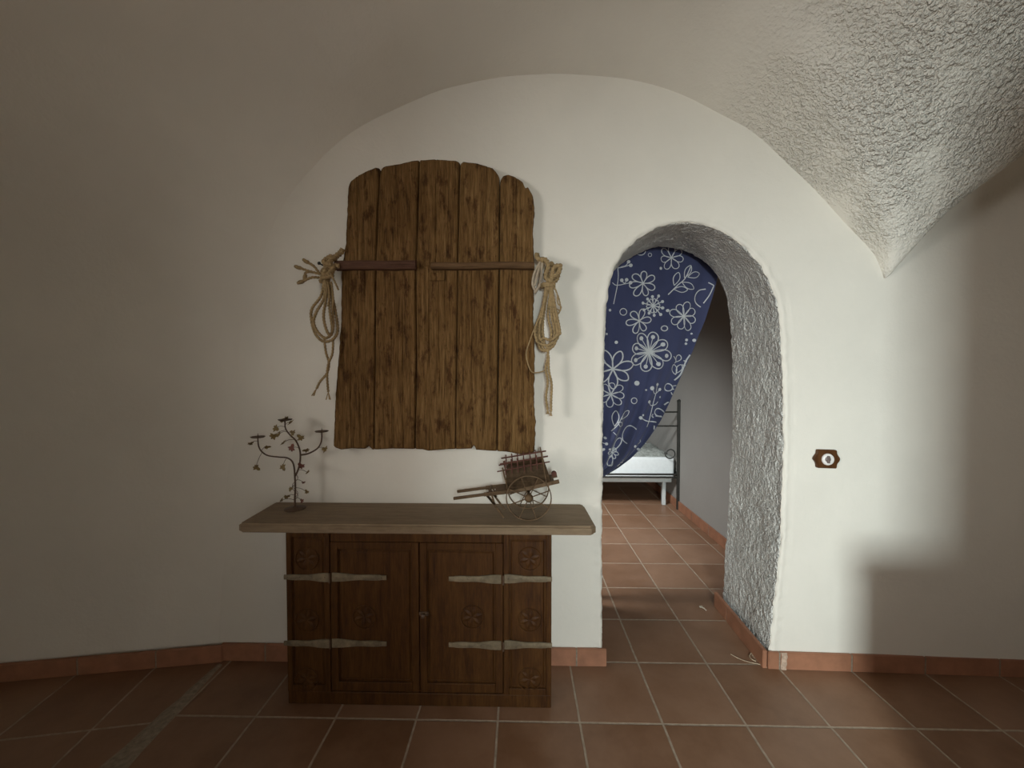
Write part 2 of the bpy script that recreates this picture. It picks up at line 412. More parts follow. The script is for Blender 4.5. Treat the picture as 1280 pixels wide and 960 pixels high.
for t in [(1-q/60)**1.3 for q in range(61)]:
    r = []
    for i in range(NP):
        nn = outn(Fo, i); base = Fo[i]+nn*0.05
        if i in (0, NP-1): base.z = 0
        base.z = max(0, base.z)
        p = base.lerp(outer(i), t); y = yright(p.x)+0.003*fbm((p.x, 0, p.z), 2.2, 2)
        if p.x > SPX: y -= 0.075*sm((p.x-SPX)/.15)*math.exp(-abs(interp(A2X, A2Z, p.x)-p.z)/0.09)
        r.append(Vector((p.x, y, p.z)))
    rows.append(r)
def rim(i, off, dy, amp):
    p = Fo[i]; nn = outn(Fo, i); q = p+nn*off
    j = fbm((p.x*1.0, dy*3, p.z), 26, 3, 5)*amp
    q = q+nn*j; q.z = max(0, q.z)
    if i in (0, NP-1): q.z = 0
    return q
for off, dy, amp in [(0.034, 0.001, .002), (0.020, -0.002, .005), (0.010, -0.003, .006), (0.003, 0.002, .007), (0.0, 0.008, .007)]:
    rows.append([Vector((q.x, D+dy+0.004*fbm((q.x, 0, q.z), 30, 2, 3), q.z)) for q in (rim(i, off, dy, amp) for i in range(NP))])
add_grid(bm, rows, 0)
# the last rows (outermost lip) take the rough stucco
YBK = 2.33
R2 = []
NR = 110
for k in range(NR+1):
    t = k/NR; y = D+0.008+(YBK-D-0.008)*t; r = []
    for i in range(NP):
        nn = outn(Fo, i); p = Fo[i].lerp(Bk[i], t)
        q3 = (p.x, y, p.z)
        am = 0.5+0.5*nz(q3, 4, 9)
        j = fbm(q3, 34, 3, 5)*0.0048 + (abs(nz(q3, 70, 2)) * 0.004 - 0.002) + 0.007*nz(q3, 7, 31)
        j *= (0.6+0.6*am)
        if k == 0:
            q = rim(i, 0, 0.008, .007)
        else: q = p+nn*j
        q.z = max(0, q.z)
        if i in (0, NP-1): q.z = 0
        r.append(Vector((q.x, y+0.006*nz(q3, 40, 77)*(0 if k in (0, NR) else 1), q.z)))
    R2.append(r)
add_grid(bm, R2, 1)
# bedroom side of the same wall
rows = []
for t in [0, 1]:
    r = []
    for i in range(NP):
        b = R2[-1][i]
        s = i/(NP-1)
        if s < 0.36: o_ = Vector((-1.2, YBK, 2.7*s/0.36))
        elif s < 0.64: o_ = Vector((-1.2+2.9*(s-0.36)/0.28, YBK, 2.7))
        else: o_ = Vector((1.70, YBK, 2.7*(1-(s-0.64)/0.36)))
        r.append(b.lerp(o_, t))
    rows.append(r)
add_grid(bm, rows, 0)
wf = struct(link('wall_front', bm, None, smooth=True, mats=[M_wall, M_reveal]))

# other walls of the front room
def quad_wall(name, pts, mat, nu=12, nv=8):
    bm = bmesh.new(); a, b, c, d = [Vector(p) for p in pts]
    P = [[(a.lerp(b, i/nu)).lerp(d.lerp(c, i/nu), j/nv) for i in range(nu+1)] for j in range(nv+1)]
    add_grid(bm, P); return struct(link(name, bm, mat))
yl = yleft(XL, 1)
quad_wall('wall_left_side', [(XL, yl, 0), (XL, YB, 0), (XL, YB, 3.1), (XL, yl, 3.1)], M_wall)
bm = bmesh.new(); wy, wz = -0.65, 1.75
for lo, hi in [((XL, wy-.62, wz-.50), (XL+.05, wy-.58, wz+.50)), ((XL, wy+.58, wz-.50), (XL+.05, wy+.62, wz+.50)), ((XL, wy-.58, wz+.46), (XL+.05, wy+.58, wz+.50)), ((XL, wy-.62, wz-.54), (XL+.09, wy+.62, wz-.50))]: add_box(bm, lo, hi, .003)
struct(link('added_window_frame', bm, M_slat))  # made-up frame around the side fill light; the wall has no opening
quad_wall('wall_right', [(XR, YB, 0), (XR, D, 0), (XR, D, 3.1), (XR, YB, 3.1)], M_wall)
# back wall with the doorway that lets the daylight in
DX0, DX1, DZ = 0.17, 1.06, 1.82
bm = bmesh.new()
for lo, hi in [((XL, YB-0.25, 0), (DX0, YB, 3.1)), ((DX1, YB-0.25, 0), (XR, YB, 3.1)), ((DX0, YB-0.25, DZ), (DX1, YB, 3.1))]: add_box(bm, lo, hi)
struct(link('wall_back', bm, M_wall))

# bedroom shell
BX0, BX1, BY1 = -1.2, 1.655, 6.1
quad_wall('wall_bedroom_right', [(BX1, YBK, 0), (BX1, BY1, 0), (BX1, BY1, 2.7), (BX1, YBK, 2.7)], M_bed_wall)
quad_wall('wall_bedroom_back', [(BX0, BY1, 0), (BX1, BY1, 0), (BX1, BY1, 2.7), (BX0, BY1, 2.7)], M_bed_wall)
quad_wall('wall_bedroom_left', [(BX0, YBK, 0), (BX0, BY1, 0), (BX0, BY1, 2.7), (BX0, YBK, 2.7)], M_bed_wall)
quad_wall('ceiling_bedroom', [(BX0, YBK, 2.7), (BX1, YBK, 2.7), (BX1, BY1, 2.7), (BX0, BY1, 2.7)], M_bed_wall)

# floors
def poly_floor(name, pts, mat, th=0.04):
    bm = bmesh.new(); top = [bm.verts.new((x, y, 0)) for x, y in pts]; bot = [bm.verts.new((x, y, -th)) for x, y in pts]
    bm.faces.new(top); bm.faces.new(bot[::-1]); k = len(pts)
    for i in range(k): bm.faces.new((top[i], bot[i], bot[(i+1) % k], top[(i+1) % k]))
    bmesh.ops.recalc_face_normals(bm, faces=bm.faces[:])
    return struct(link(name, bm, mat))
poly_floor('floor', [(-1.45, YB-0.25), (XR, YB-0.25), (XR, 6.1), (-1.2, 6.1), (-1.2, 1.95), (-1.45, 1.95)], M_tile)
poly_floor('floor_left', [(XL, YB-0.25), (-1.45, YB-0.25), (-1.45, 1.95), (XL, 1.95)], M_tile2)
# lumpy mortar strip where the two floors meet
bm = bmesh.new(); P = []
for j in range(200):
    t = j/199; y = 1.80-t*(1.80-YB)
    wdt = interp([0, .16, 1], [0.028, 0.10, 0.12], t); xc = interp([0, .16, 1], [-1.449, -1.447, -1.45], t)
    row = []
    for i in range(13):
        s = i/12; x = xc+(s-.5)*wdt+0.006*nz((0, y, s*.5), 14, 3)
        h = 0.006*(1-abs(2*s-1)**3)*(0.6+0.8*abs(nz((x, y, 0), 50, 4)))
        row.append((x, y, h))
    P.append(row)
add_grid(bm, P); struct(link('trim_1', bm, M_grout, smooth=True))

# baseboards: one mesh per run, split in tiles by mortar joints
def baseboard(name, p0, p1, h, joints, side=1, th=0.014, eff=None, gap=0.004):
    bm = bmesh.new(); a, b = Vector((*p0, 0)), Vector((*p1, 0)); d = b-a; L = d.length; d.normalize()
    nrm = Vector((d.y, -d.x, 0))*side
    cuts = [0]+[j for j in joints]+[L]
    rotm = Matrix((d, nrm, Vector((0, 0, 1)))).transposed().to_4x4()
    for s, e in zip(cuts, cuts[1:]):
        c = a+d*((s+e)/2)+nrm*th/2
        b2 = bmesh.new(); bmesh.ops.create_cube(b2, size=1); bmesh.ops.scale(b2, vec=(e-s-gap, th, h), verts=b2.verts)
        bmesh.ops.bevel(b2, geom=b2.edges[:], offset=0.0025, segments=2, affect='EDGES')
        bmesh.ops.transform(b2, matrix=Matrix.Translation(c+Vector((0, 0, h/2))) @ rotm, verts=b2.verts); merge(bm, b2)
    for j in joints:
        c = a+d*j+nrm*(th*0.45); b2 = bmesh.new(); bmesh.ops.create_cube(b2, size=1)
        bmesh.ops.scale(b2, vec=(gap*1.6, th*.9, h*.97), verts=b2.verts)
        bmesh.ops.transform(b2, matrix=Matrix.Translation(c+Vector((0, 0, h*.485))) @ rotm, verts=b2.verts)
        for f in b2.faces: f.material_index = 1
        merge(bm, b2)
    if eff is not None:
        c = a+d*eff+nrm*(th+0.0008); P = []
        for i in range(14):
            z = h*1.02*i/13; wd = 0.012+0.010*abs(nz((z*9, 0, 1), 3, 8)); off = 0.006*nz((z, 0, 0), 40, 1)
            P.append([c+d*(off+s*wd)+Vector((0, 0, z))+nrm*(0.0015*(1-s*s)) for s in (-1, -.5, 0, .5, 1)])
        add_grid(bm, P, 2)
        bmesh.ops.recalc_face_normals(bm, faces=bm.faces[:])
    return struct(link(name, bm, None, mats=[M_bb, M_grout, M_eff]))
baseboard('baseboard_left', (XL, yleft(XL, .05)+.002), (-1.45, yleft(-1.45, .05)-.01), 0.082, [1.0566-.33*0, 1.385][:2] if False else [0.72, 1.051, 1.379])
baseboard('baseboard_front_left', (-1.462, D-.001), (0.418, D-.001), 0.085, [0.22, .55, .88, 1.21, 1.54, 1.735])
baseboard('baseboard_front_right', (1.180, D), (XR, D-0.045), 0.082, [0.055, 0.385, 0.715, 1.045, 1.375, 1.70], eff=0.074)
baseboard('baseboard_reveal', (1.196, YBK+0.0), (1.178, D-0.012), 0.088, [0.155], side=1, th=-0.0 + 0.02)
baseboard('baseboard_bedroom_right', (BX1, BY1), (BX1, YBK), 0.09, [.33*i+.1 for i in range(11)])

# ------------------------------------------------------------ the old door on the wall
YF = 1.795
def bp(x, y): p = onY(x, y, YF); return p.x, p.z
seams = {0: [(226, 434), (305, 431), (338, 425), (400, 424.5), (451, 421), (492, 417.5), (560, 414.8)],
         1: [(205, 474.6), (260, 472), (330, 469), (450, 468), (565, 467)],
         2: [(195, 523.8), (300, 521), (340, 519), (450, 520), (565, 518)],
         3: [(195, 574.9), (300, 572.5), (420, 571), (565, 569)],
         4: [(210, 624.6), (330, 624), (450, 622.5), (565, 621)],
         5: [(246, 667), (263, 668.7), (288, 666.6), (340, 668.4), (390, 667), (440, 669), (500, 668), (530, 670), (568, 668.5)]}
tops = [[(434, 236), (437.8, 225.8), (445.9, 219), (459.6, 212), (468.8, 208.7), (473.2, 209.3), (474.6, 213)],
        [(475, 216), (477, 210), (480, 207.5), (500.9, 204), (514.6, 200.6), (523.8, 199.5)],
        [(523.8, 199.5), (542, 198.3), (569.6, 200.2), (574.5, 202.5)],
        [(575.2, 205), (578.8, 201.8), (597, 204), (615.5, 209.8), (620, 214.5), (624.4, 221)],
        [(624.7, 226), (629, 219.4), (635, 217.4), (643, 220), (653.3, 226.5), (656.6, 234.5), (660, 233), (664.5, 241), (668, 247)]]
bots = [(414, 556), (418, 560), (425, 562.5), (440, 561), (455.5, 561.5), (458, 557), (459.6, 557.5), (464.6, 562.5), (490, 561), (514.6, 561.5), (528, 562), (535, 564), (560, 562), (589.7, 561), (591.5, 557), (593.5, 558), (595, 562.5), (633, 565), (650, 568.5), (660, 567.5), (670, 565)]
door = thing('old_wooden_door', (bp(540, 562)[0], D-0.03, bp(540, 562)[1]), 'arched weathered brown plank door hung on the white wall above the cabinet', 'door panel')
BX = {k: [(bp(x, y)[1], bp(x, y)[0]) for y, x in v] for k, v in seams.items()}
def seamx(k, z):
    l = sorted(BX[k]); return interp([a for a, _ in l], [b for _, b in l], z)
barz = bp(540, 333)[1]
grooves = [bp(x, 400)[0] for x in (437, 448, 456, 489, 503, 536, 549, 556, 590, 606, 640, 654)]
upg = [bp(x, 300)[0] for x in (447, 481, 545, 610, 646)]
for k in range(5):
    tp = [bp(*p) for p in tops[k]]; bt = [bp(*p) for p in bots]
    P = []; NU, NV = 44, 190
    for j in range(NV+1):
        row = []
        for i in range(NU+1):
            u = i/NU; v = j/NV
            z = 1.07+v*(2.3-1.07); 
            for _ in range(3):
                xl, xr_ = seamx(k, z)+0.0012, seamx(k+1, z)-0.0012
                if k == 0: xl += 0.003*fbm((0, 0, z), 25, 2, 3)
                if k == 4: xr_ += 0.0045*fbm((0, 0, z), 30, 3, 8)
                x = xl+(xr_-xl)*u
                zt = interp([p[0] for p in tp], [p[1] for p in tp], x); zb = interp([p[0] for p in bt], [p[1] for p in bt], x)
                z = zb+(zt-zb)*v
            y = YF+[0.002, -0.001, 0.001, -0.002, 0.001][k]
            e = min(u, 1-u)*(xr_-xl); y += 0.010*max(0, 1-e/0.006)**2
            ez = min(v, 1-v)*(zt-zb); y += 0.006*max(0, 1-ez/0.006)**2
            g = grooves if z < barz else upg
            for gi, gx in enumerate(g):
                gxx = gx+0.003*nz((0, gi, z), 3, gi); dpt = 0.006*(0.5+0.5*nz((gi*3.1, 0, z), 5, 2)+.2)
                y += dpt*math.exp(-((x-gxx)/0.0022)**2)
            y += 0.003*nz((x*7, 0, z*.6), 5, k*9)+0.0012*nz((x*40, 0, z*2), 5, 5)
            if z < barz: y += 0.003
            row.append(Vector((x, y, z)))
        P.append(row)
    bm = bmesh.new(); V = add_grid(bm, P, flip=True)
    # back and rim
    loop = [V[0][i] for i in range(NU+1)]+[V[j][NU] for j in range(1, NV+1)]+[V[NV][i] for i in range(NU-1, -1, -1)]+[V[j][0] for j in range(NV-1, 0, -1)]
    back = [bm.verts.new((q.co.x, D-0.004, q.co.z)) for q in loop]
    m_ = len(loop)
    for i in range(m_): bm.faces.new((loop[i], loop[(i+1) % m_], back[(i+1) % m_], back[i]))
    bm.faces.new(back)
    bmesh.ops.recalc_face_normals(bm, faces=bm.faces[:])
    link('plank', bm, M_board, door, smooth=False)
def batten(x0, x1, y0, y1, mat, lab, th=0.028, taper=0):
    bm = bmesh.new(); P = []; n_ = 60
    xa, za = bp(x0, y1); xb, zb = bp(x1, y0)
    for i in range(n_+1):
        t = i/n_; x = xa+(xb-xa)*t; h = (zb-za)*(1-taper*t)*0.5*(1+0.08*nz((x, 0, 0), 20, 3)); zc = (za+zb)/2+0.003*nz((x, 0, 0), 6, 1)
        P.append([(x, YF+0.004, zc-h), (x, YF-th*.8, zc-h*.9), (x, YF-th, zc-h*.5), (x, YF-th, zc+h*.5), (x, YF-th*.8, zc+h*.9), (x, YF+0.004, zc+h)])
    V = add_grid(bm, P, flip=False); bm.faces.new(V[0]); bm.faces.new(V[-1][::-1])
    bmesh.ops.recalc_face_normals(bm, faces=bm.faces[:])
    o = link('batten', bm, mat, door); o['label'] = lab; return o
batten(421, 521, 326.5, 338.5, M_bar, 'reddish left batten')
batten(540, 668, 328.5, 338.0, M_bar2, 'brown right batten')
bm = bmesh.new(); x0, z0 = bp(536, 351); x1, z1 = bp(556, 341); add_box(bm, (x0, YF-0.004, z0), (x1, YF+0.01, z1), 0.001)
link('mortise_patch', bm, M_board, door)

# ------------------------------------------------------------ cabinet
SZ = 0.783                         # top of the worktop
cab = thing('sideboard_cabinet', (-0.43, 1.70, 0), 'low dark brown wooden cabinet with strap hinges under the old door', 'cabinet')
CF, CBK, CX0, CX1, CZ = 1.585, 1.822, -0.985, 0.132, 0.742
def cpx(x, y): p = onY(x, y, CF); return p.x, p.z
s1 = cpx(413, 750)[0]; s2 = cpx(628.5, 750)[0]; sm_ = cpx(524, 750)[0]
bm = bmesh.new(); add_box(bm, (CX0+.004, CF+.018, 0.035), (CX1-.004, CBK, CZ), 0.002)
add_box(bm, (CX0, CF+.018, 0.0), (CX0+.05, CBK, .036), .002); add_box(bm, (CX1-.05, CF+.018, 0), (CX1, CBK, .036), .002)
link('carcass', bm, M_cab, cab)
bm = bmesh.new(); add_box(bm, (CX0, CF+0.004, 0.0), (CX1, CF+.03, 0.055), 0.003); link('plinth', bm, M_cab, cab)
bm = bmesh.new(); add_box(bm, (s1+.002, CF, 0.70), (s2-.002, CF+.02, CZ), 0.003); link('top_rail', bm, M_cab, cab)
bm = bmesh.new()
sf, sb = onZ(298, 655, SZ), onY(345, 628, D); ef = onZ(741, 655, SZ)
poly = [(-1.170, 1.570), (-1.155, 1.560), (0.292, 1.560), (0.312, 1.578), (0.305, D-0.02), (0.29, D-0.003), (-1.18, D-0.003), (-1.186, D-0.02)]
vs = [bm.verts.new((x, y, SZ)) for x, y in poly]; f = bm.faces.new(vs)
r = bmesh.ops.extrude_face_region(bm, geom=[f]); bmesh.ops.translate(bm, vec=(0, 0, -0.039), verts=[e for e in r['geom'] if isinstance(e, bmesh.types.BMVert)])
bmesh.ops.recalc_face_normals(bm, faces=bm.faces[:])
bmesh.ops.bevel(bm, geom=[e for e in bm.edges if abs(e.verts[0].co.z-e.verts[1].co.z) < 1e-4], offset=0.008, segments=3, affect='EDGES')
wt = link('worktop', bm, M_top, cab); wt['label'] = 'greyish brown worktop with rounded corners'
def panel(parent_name, x0, x1, z0, z1, parent, frame=0.022, label=None):
    """a framed panel: stiles, rails and a recessed raised field, one mesh"""
    bm = bmesh.new(); y = CF
    add_box(bm, (x0, y+.002, z0), (x0+frame, y+.02, z1), .002); add_box(bm, (x1-frame, y+.002, z0), (x1, y+.02, z1), .002)
    add_box(bm, (x0+frame, y+.002, z0), (x1-frame, y+.02, z0+frame*1.3), .002); add_box(bm, (x0+frame, y+.002, z1-frame), (x1-frame, y+.02, z1), .002)
    add_box(bm, (x0+frame-.001, y+.011, z0+frame), (x1-frame+.001, y+.02, z1-frame), .0)
    add_box(bm, (x0+frame+.008, y+.005, z0+frame*1.3+.008), (x1-frame-.008, y+.018, z1-frame-.008), .005)
    return link(parent_name, bm, M_cab, parent)
def rosette(parent, x, z, r):
    bm = bmesh.new(); c = Vector((x, CF+.003, z))
    add_tube(bm, [c+Vector((r*math.cos(a), 0, r*math.sin(a))) for a in [2*PI*k/40 for k in range(40)]], 0.0028, 6, closed=True)
    for k in range(6):
        a = 2*PI*k/6+.26; d = Vector((math.cos(a), 0, math.sin(a))); s = Vector((-d.z, 0, d.x))
        pts = [c+d*(r*t)+s*(r*.22*math.sin(PI*t))*sg for sg, ts in ((1, [0, .25, .5, .75, .95]), (-1, [.95, .75, .5, .25, 0])) for t in ts]
        m0 = c+d*(r*.5)+Vector((0, -.004, 0)); vm = bm.verts.new(m0); vv = [bm.verts.new(p) for p in pts[:5]+pts[6:9]]
        for i in range(len(vv)): bm.faces.new((vm, vv[i], vv[(i+1) % len(vv)]))
    bmesh.ops.recalc_face_normals(bm, faces=bm.faces[:])
    return link('carved_rosette', bm, M_cab, parent)
fl = panel('front_panel', CX0, s1-.004, 0.055, CZ-.002, cab); fr_ = panel('front_panel', s2+.004, CX1, 0.055, CZ-.002, cab)
dl = panel('door', s1, sm_-.002, 0.062, 0.698, cab, .03); dr = panel('door', sm_+.002, s2, 0.062, 0.698, cab, .03)
xr1 = cpx(662, 699); 
for px_, py_, par in [(662, 699, fr_), (662, 776, fr_), (662, 850, fr_), (383, 699, fl), (383, 776, fl), (383, 850, fl), (590, 772, dr), (455, 772, dl)]:
    x, z = cpx(px_, py_); rosette(par, x, z, 0.048)
def strap(parent, px0, px1, py, wide_end, label=None):
    x0, z = cpx(px0, py); x1, _ = cpx(px1, py)
    bm = bmesh.new(); n_ = 24; P = []
    for i in range(n_+1):
        t = i/n_; tt = t if wide_end == 1 else 1-t
        h = 0.008+0.010*tt**0.8+0.002*math.sin(tt*9)
        if tt < .1: h = 0.010
        x = x0+(x1-x0)*t
        P.append([(x, CF+.002, z-h), (x, CF-.0015, z-h+.001), (x, CF-.0025, z), (x, CF-.0015, z+h-.001), (x, CF+.002, z+h)])
    V = add_grid(bm, P); bm.faces.new(V[0]); bm.faces.new(V[-1][::-1])
    for t in (.08, .35, .62, .9):
        add_lathe(bm, [(0.004, 0), (0.0035, -.002), (.001, -.003)], (x0+(x1-x0)*t, CF-.002, z), 'y', 10)
    bmesh.ops.recalc_face_normals(bm, faces=bm.faces[:])
    o = link('hinge_strap', bm, M_strap, parent); o['label'] = label or 'worn metal hinge strap'; return o
for py in (723.5, 806):
    strap(dr, 561, 626.5, py, 1); strap(fr_, 630.5, 690, py, 0)
    strap(dl, 415, 483, py-2, 0); strap(fl, 355, 411.5, py-2, 1)
for sx in (s1-.002, s2+.002):
    for py in (723.5, 806):
        z = cpx(500, py)[1]; bm = bmesh.new(); add_tube(bm, [(sx, CF-.002, z-.02), (sx, CF-.002, z+.02)], .004, 8); link('hinge_pin', bm, M_iron, cab)
bm = bmesh.new(); x, z = cpx(530, 767); add_box(bm, (x-.02, CF-.004, z-.008), (x+.02, CF+.004, z+.008), .002); add_lathe(bm, [(.006, 0), (.005, -.01), (.009, -.014), (.009, -.02), (.003, -.023)], (x, CF-.002, z), 'y', 16)
link('latch', bm, M_iron, dr)

# ------------------------------------------------------------ candle holder with metal vine leaves
YCN = 1.70
cp = lambda x, y, dy=0.0: onY(290+x/6.4, 500+y/6.4, YCN+dy)
base = cp(505, 850); base.z = SZ
b0 = onZ(368.5, 636, SZ); YCN = b0.y
base = Vector((cp(505, 850).x, YCN, SZ))
cnd = thing('iron_candle_holder', base, 'brown iron branching candle holder with metal vine leaves on left end of worktop', 'candle holder')
bm = bmesh.new(); add_lathe(bm, [(0.045, 0), (0.045, .003), (0.02, .006), (.006, .012)], base, 'z', 32); link('base', bm, M_iron, cnd, True)
br = {'stem': [(505, 855, 0), (503, 780, 0), (507, 700, 0), (503, 620, 0), (497, 540, 0), (480, 490, 0), (440, 463, 0), (380, 457, -.01), (290, 445, -.01), (240, 415, -.01), (215, 375, -.01), (208, 330, -.01), (207, 300, -.01)],
      'branch': [(505, 610, .0), (528, 560, .01), (543, 500, .02), (547, 440, .02), (538, 385, .02), (510, 325, .01), (470, 285, .0), (440, 250, .0), (425, 215, .0), (425, 165, 0)],
      'branch2': [(547, 440, .02), (600, 432, .03), (650, 410, .03), (690, 380, .03), (712, 340, .03), (718, 300, .03), (718, 255, .03)]}
for k, v in br.items():
    bm = bmesh.new(); path = catmull([cp(*q) for q in v], 8); path[0].z = max(path[0].z, SZ+.005) if k == 'stem' else path[0].z
    add_tube(bm, path, lambda t: 0.0042-0.0014*t, 8); link('stem' if k == 'stem' else 'branch', bm, M_iron, cnd, True)
for x, y, dy in [(207, 300, -.01), (425, 162, 0), (718, 255, .03)]:
    bm = bmesh.new(); c = cp(x, y, dy)
    add_lathe(bm, [(.003, -.004), (0.026, 0), (.030, .004), (.029, .005), (.024, .002), (.004, .001), (.0015, .013), (.0004, .020)], c, 'z', 24); link('drip_tray', bm, M_iron, cnd, True)
def leaf_mesh(c, r, rot, tilt, mat, parent):
    bm = bmesh.new(); out = []
    prof = [0.25, .5, .62, .45, .85, .62, .5, .9, 1.15, .9, .5, .62, .85, .45, .62, .5]
    for k, q in enumerate(prof):
        a = 2*PI*k/16-PI/2-PI/16*0; out.append(Vector((q*r*.62*math.cos(a), 0, q*r*.62*math.sin(a))))
    M = Matrix.Rotation(tilt, 3, 'X') @ Matrix.Rotation(rot, 3, 'Y')
    M = Matrix.Rotation(tilt, 3, 'Z') @ M
    th = .0006
    top = [bm.verts.new(c+M @ (p+Vector((0, -th-0.12*p.length**2/r, 0)))) for p in out]; bot = [bm.verts.new(c+M @ (p+Vector((0, th-0.12*p.length**2/r, 0)))) for p in out]
    ct = bm.verts.new(c+M @ Vector((0, -th+.002, 0))); cb = bm.verts.new(c+M @ Vector((0, th+.002, 0)))
    for i in range(16):
        j = (i+1) % 16; bm.faces.new((ct, top[i], top[j])); bm.faces.new((cb, bot[j], bot[i])); bm.faces.new((top[i], bot[i], bot[j], top[j]))
    bmesh.ops.recalc_face_normals(bm, faces=bm.faces[:])
    return link('leaf', bm, mat, parent)
LV = [(345, 225, 46, 1.9, .3, 425, 215), (325, 292, 50, 1.2, .5, 430, 240), (375, 275, 40, -2.0, .8, 440, 255), (275, 378, 36, 1.4, 1.0, 235, 405), (475, 390, 48, .4, .1, 538, 385), (555, 305, 46, -.7, .4, 515, 330), (410, 340, 40, 1.8, 1.1, 500, 318), (190, 537, 44, 2.3, .3, 240, 420), (405, 532, 44, 2.5, .2, 440, 463), (558, 532, 44, -.6, .3, 530, 560), (490, 265, 42, -1.2, .5, 450, 262), (600, 402, 40, -1.4, 1.0, 590, 432), (748, 395, 44, -1.5, .7, 690, 382), (600, 738, 30, -.4, .2, 505, 700), (562, 810, 30, -1.0, .5, 505, 780), (432, 776, 36, 1.2, .6, 505, 760), (465, 714, 32, 1.2, .5, 503, 690), (145, 350, 34, .7, 1.1, 210, 330), (395, 800, 30, 1.6, .9, 503, 800), (575, 660, 24, -1, 1.0, 503, 640), (605, 580, 30, -.9, 1.2, 520, 560), (400, 165, 40, 1.5, 1.2, 425, 190), (470, 180, 44, -1.5, 1.2, 425, 200), (430, 150, 36, .2, 1.2, 425, 170)]
for i, (x, y, r, rot, tilt, sx, sy) in enumerate(LV):
    dy = [-.02, .01, -.01, .02][i % 4]
    lf = leaf_mesh(cp(x, y, dy), r/6.4*YCN/FPX*1.35, rot, tilt*(1 if i % 2 else -1)*.7, M_leafr if i % 5 == 4 else M_leafm, cnd)
    bm = bmesh.new(); a, b = cp(sx, sy), cp(x, y, dy); add_tube(bm, catmull([a, (a+b)/2+Vector((0, 0, .006)), b], 5), .0011, 5); link('twig', bm, M_iron, cnd, True)
bm = bmesh.new()
for sg, z0 in ((1, 620), (-1, 700)):
    p = [cp(505+sg*22*math.sin(i*.9), z0+i*18-30, .008*math.cos(i*.9)) for i in range(12 if z0 < 650 else 8)]
    p = [q for q in p if q.z > SZ+.004]; add_tube(bm, catmull(p, 5), .0011, 5)
link('tendril', bm, M_iron, cnd, True)

# ------------------------------------------------------------ small wooden cart
YN, YC = 1.622, 1.76
kp = lambda x, y, Y: onY(550+x/6.4, 550+y/6.4, Y)
wc = kp(710, 462, YN); WR = wc.z-SZ
wcf = Vector((wc.x, YC+.0, wc.z))
cart = thing('model_cart', (wc.x, (YN+YC)/2, SZ), 'small brown wooden model cart with slatted sides on right end of worktop', 'model cart')
def side_pt(x, y, far=False):
    p = kp(x, y, YN+.02); return Vector((p.x, (YC-.02) if far else YN+.02, p.z))
def wheel(c, name='wheel'):
    bm = bmesh.new(); n_ = 48
    P = [c+Vector((WR*math.cos(2*PI*k/n_), 0, WR*math.sin(2*PI*k/n_))) for k in range(n_)]
    rings = []
    for r_, yy in ((WR, -.004), (WR, .004), (WR-.0045, .004), (WR-.0045, -.004)):
        rings.append([bm.verts.new(c+Vector((r_*math.cos(2*PI*k/n_), yy, r_*math.sin(2*PI*k/n_)))) for k in range(n_)])
    for a in range(4):
        A, B = rings[a], rings[(a+1) % 4]
        for k in range(n_): bm.faces.new((A[k], A[(k+1) % n_], B[(k+1) % n_], B[k]))
    bmesh.ops.recalc_face_normals(bm, faces=bm.faces[:])
    w_ = link(name, bm, M_cart, cart)
    for k in range(8):
        bm = bmesh.new(); a = 2*PI*k/8+.35; d = Vector((math.cos(a), 0, math.sin(a))); add_bar(bm, c+d*.012, c+d*(WR-.005), .004, .005, .0008, up=(0, 1, 0)); link('spoke', bm, M_cart, w_)
    bm = bmesh.new(); add_lathe(bm, [(.010, .012), (.017, .008), (.019, 0), (.017, -.008), (.012, -.014), (.007, -.018)], c, 'y', 20); link('hub', bm, M_cart, w_, True)
wheel(Vector((wc.x, YN-.004, wc.z))); wheel(Vector((wc.x, YC+.004, wc.z)))
bm = bmesh.new(); add_tube(bm, [(wc.x, YN-.01, wc.z), (wc.x, YC+.01, wc.z)], .006, 10); link('axle', bm, M_cart, cart)
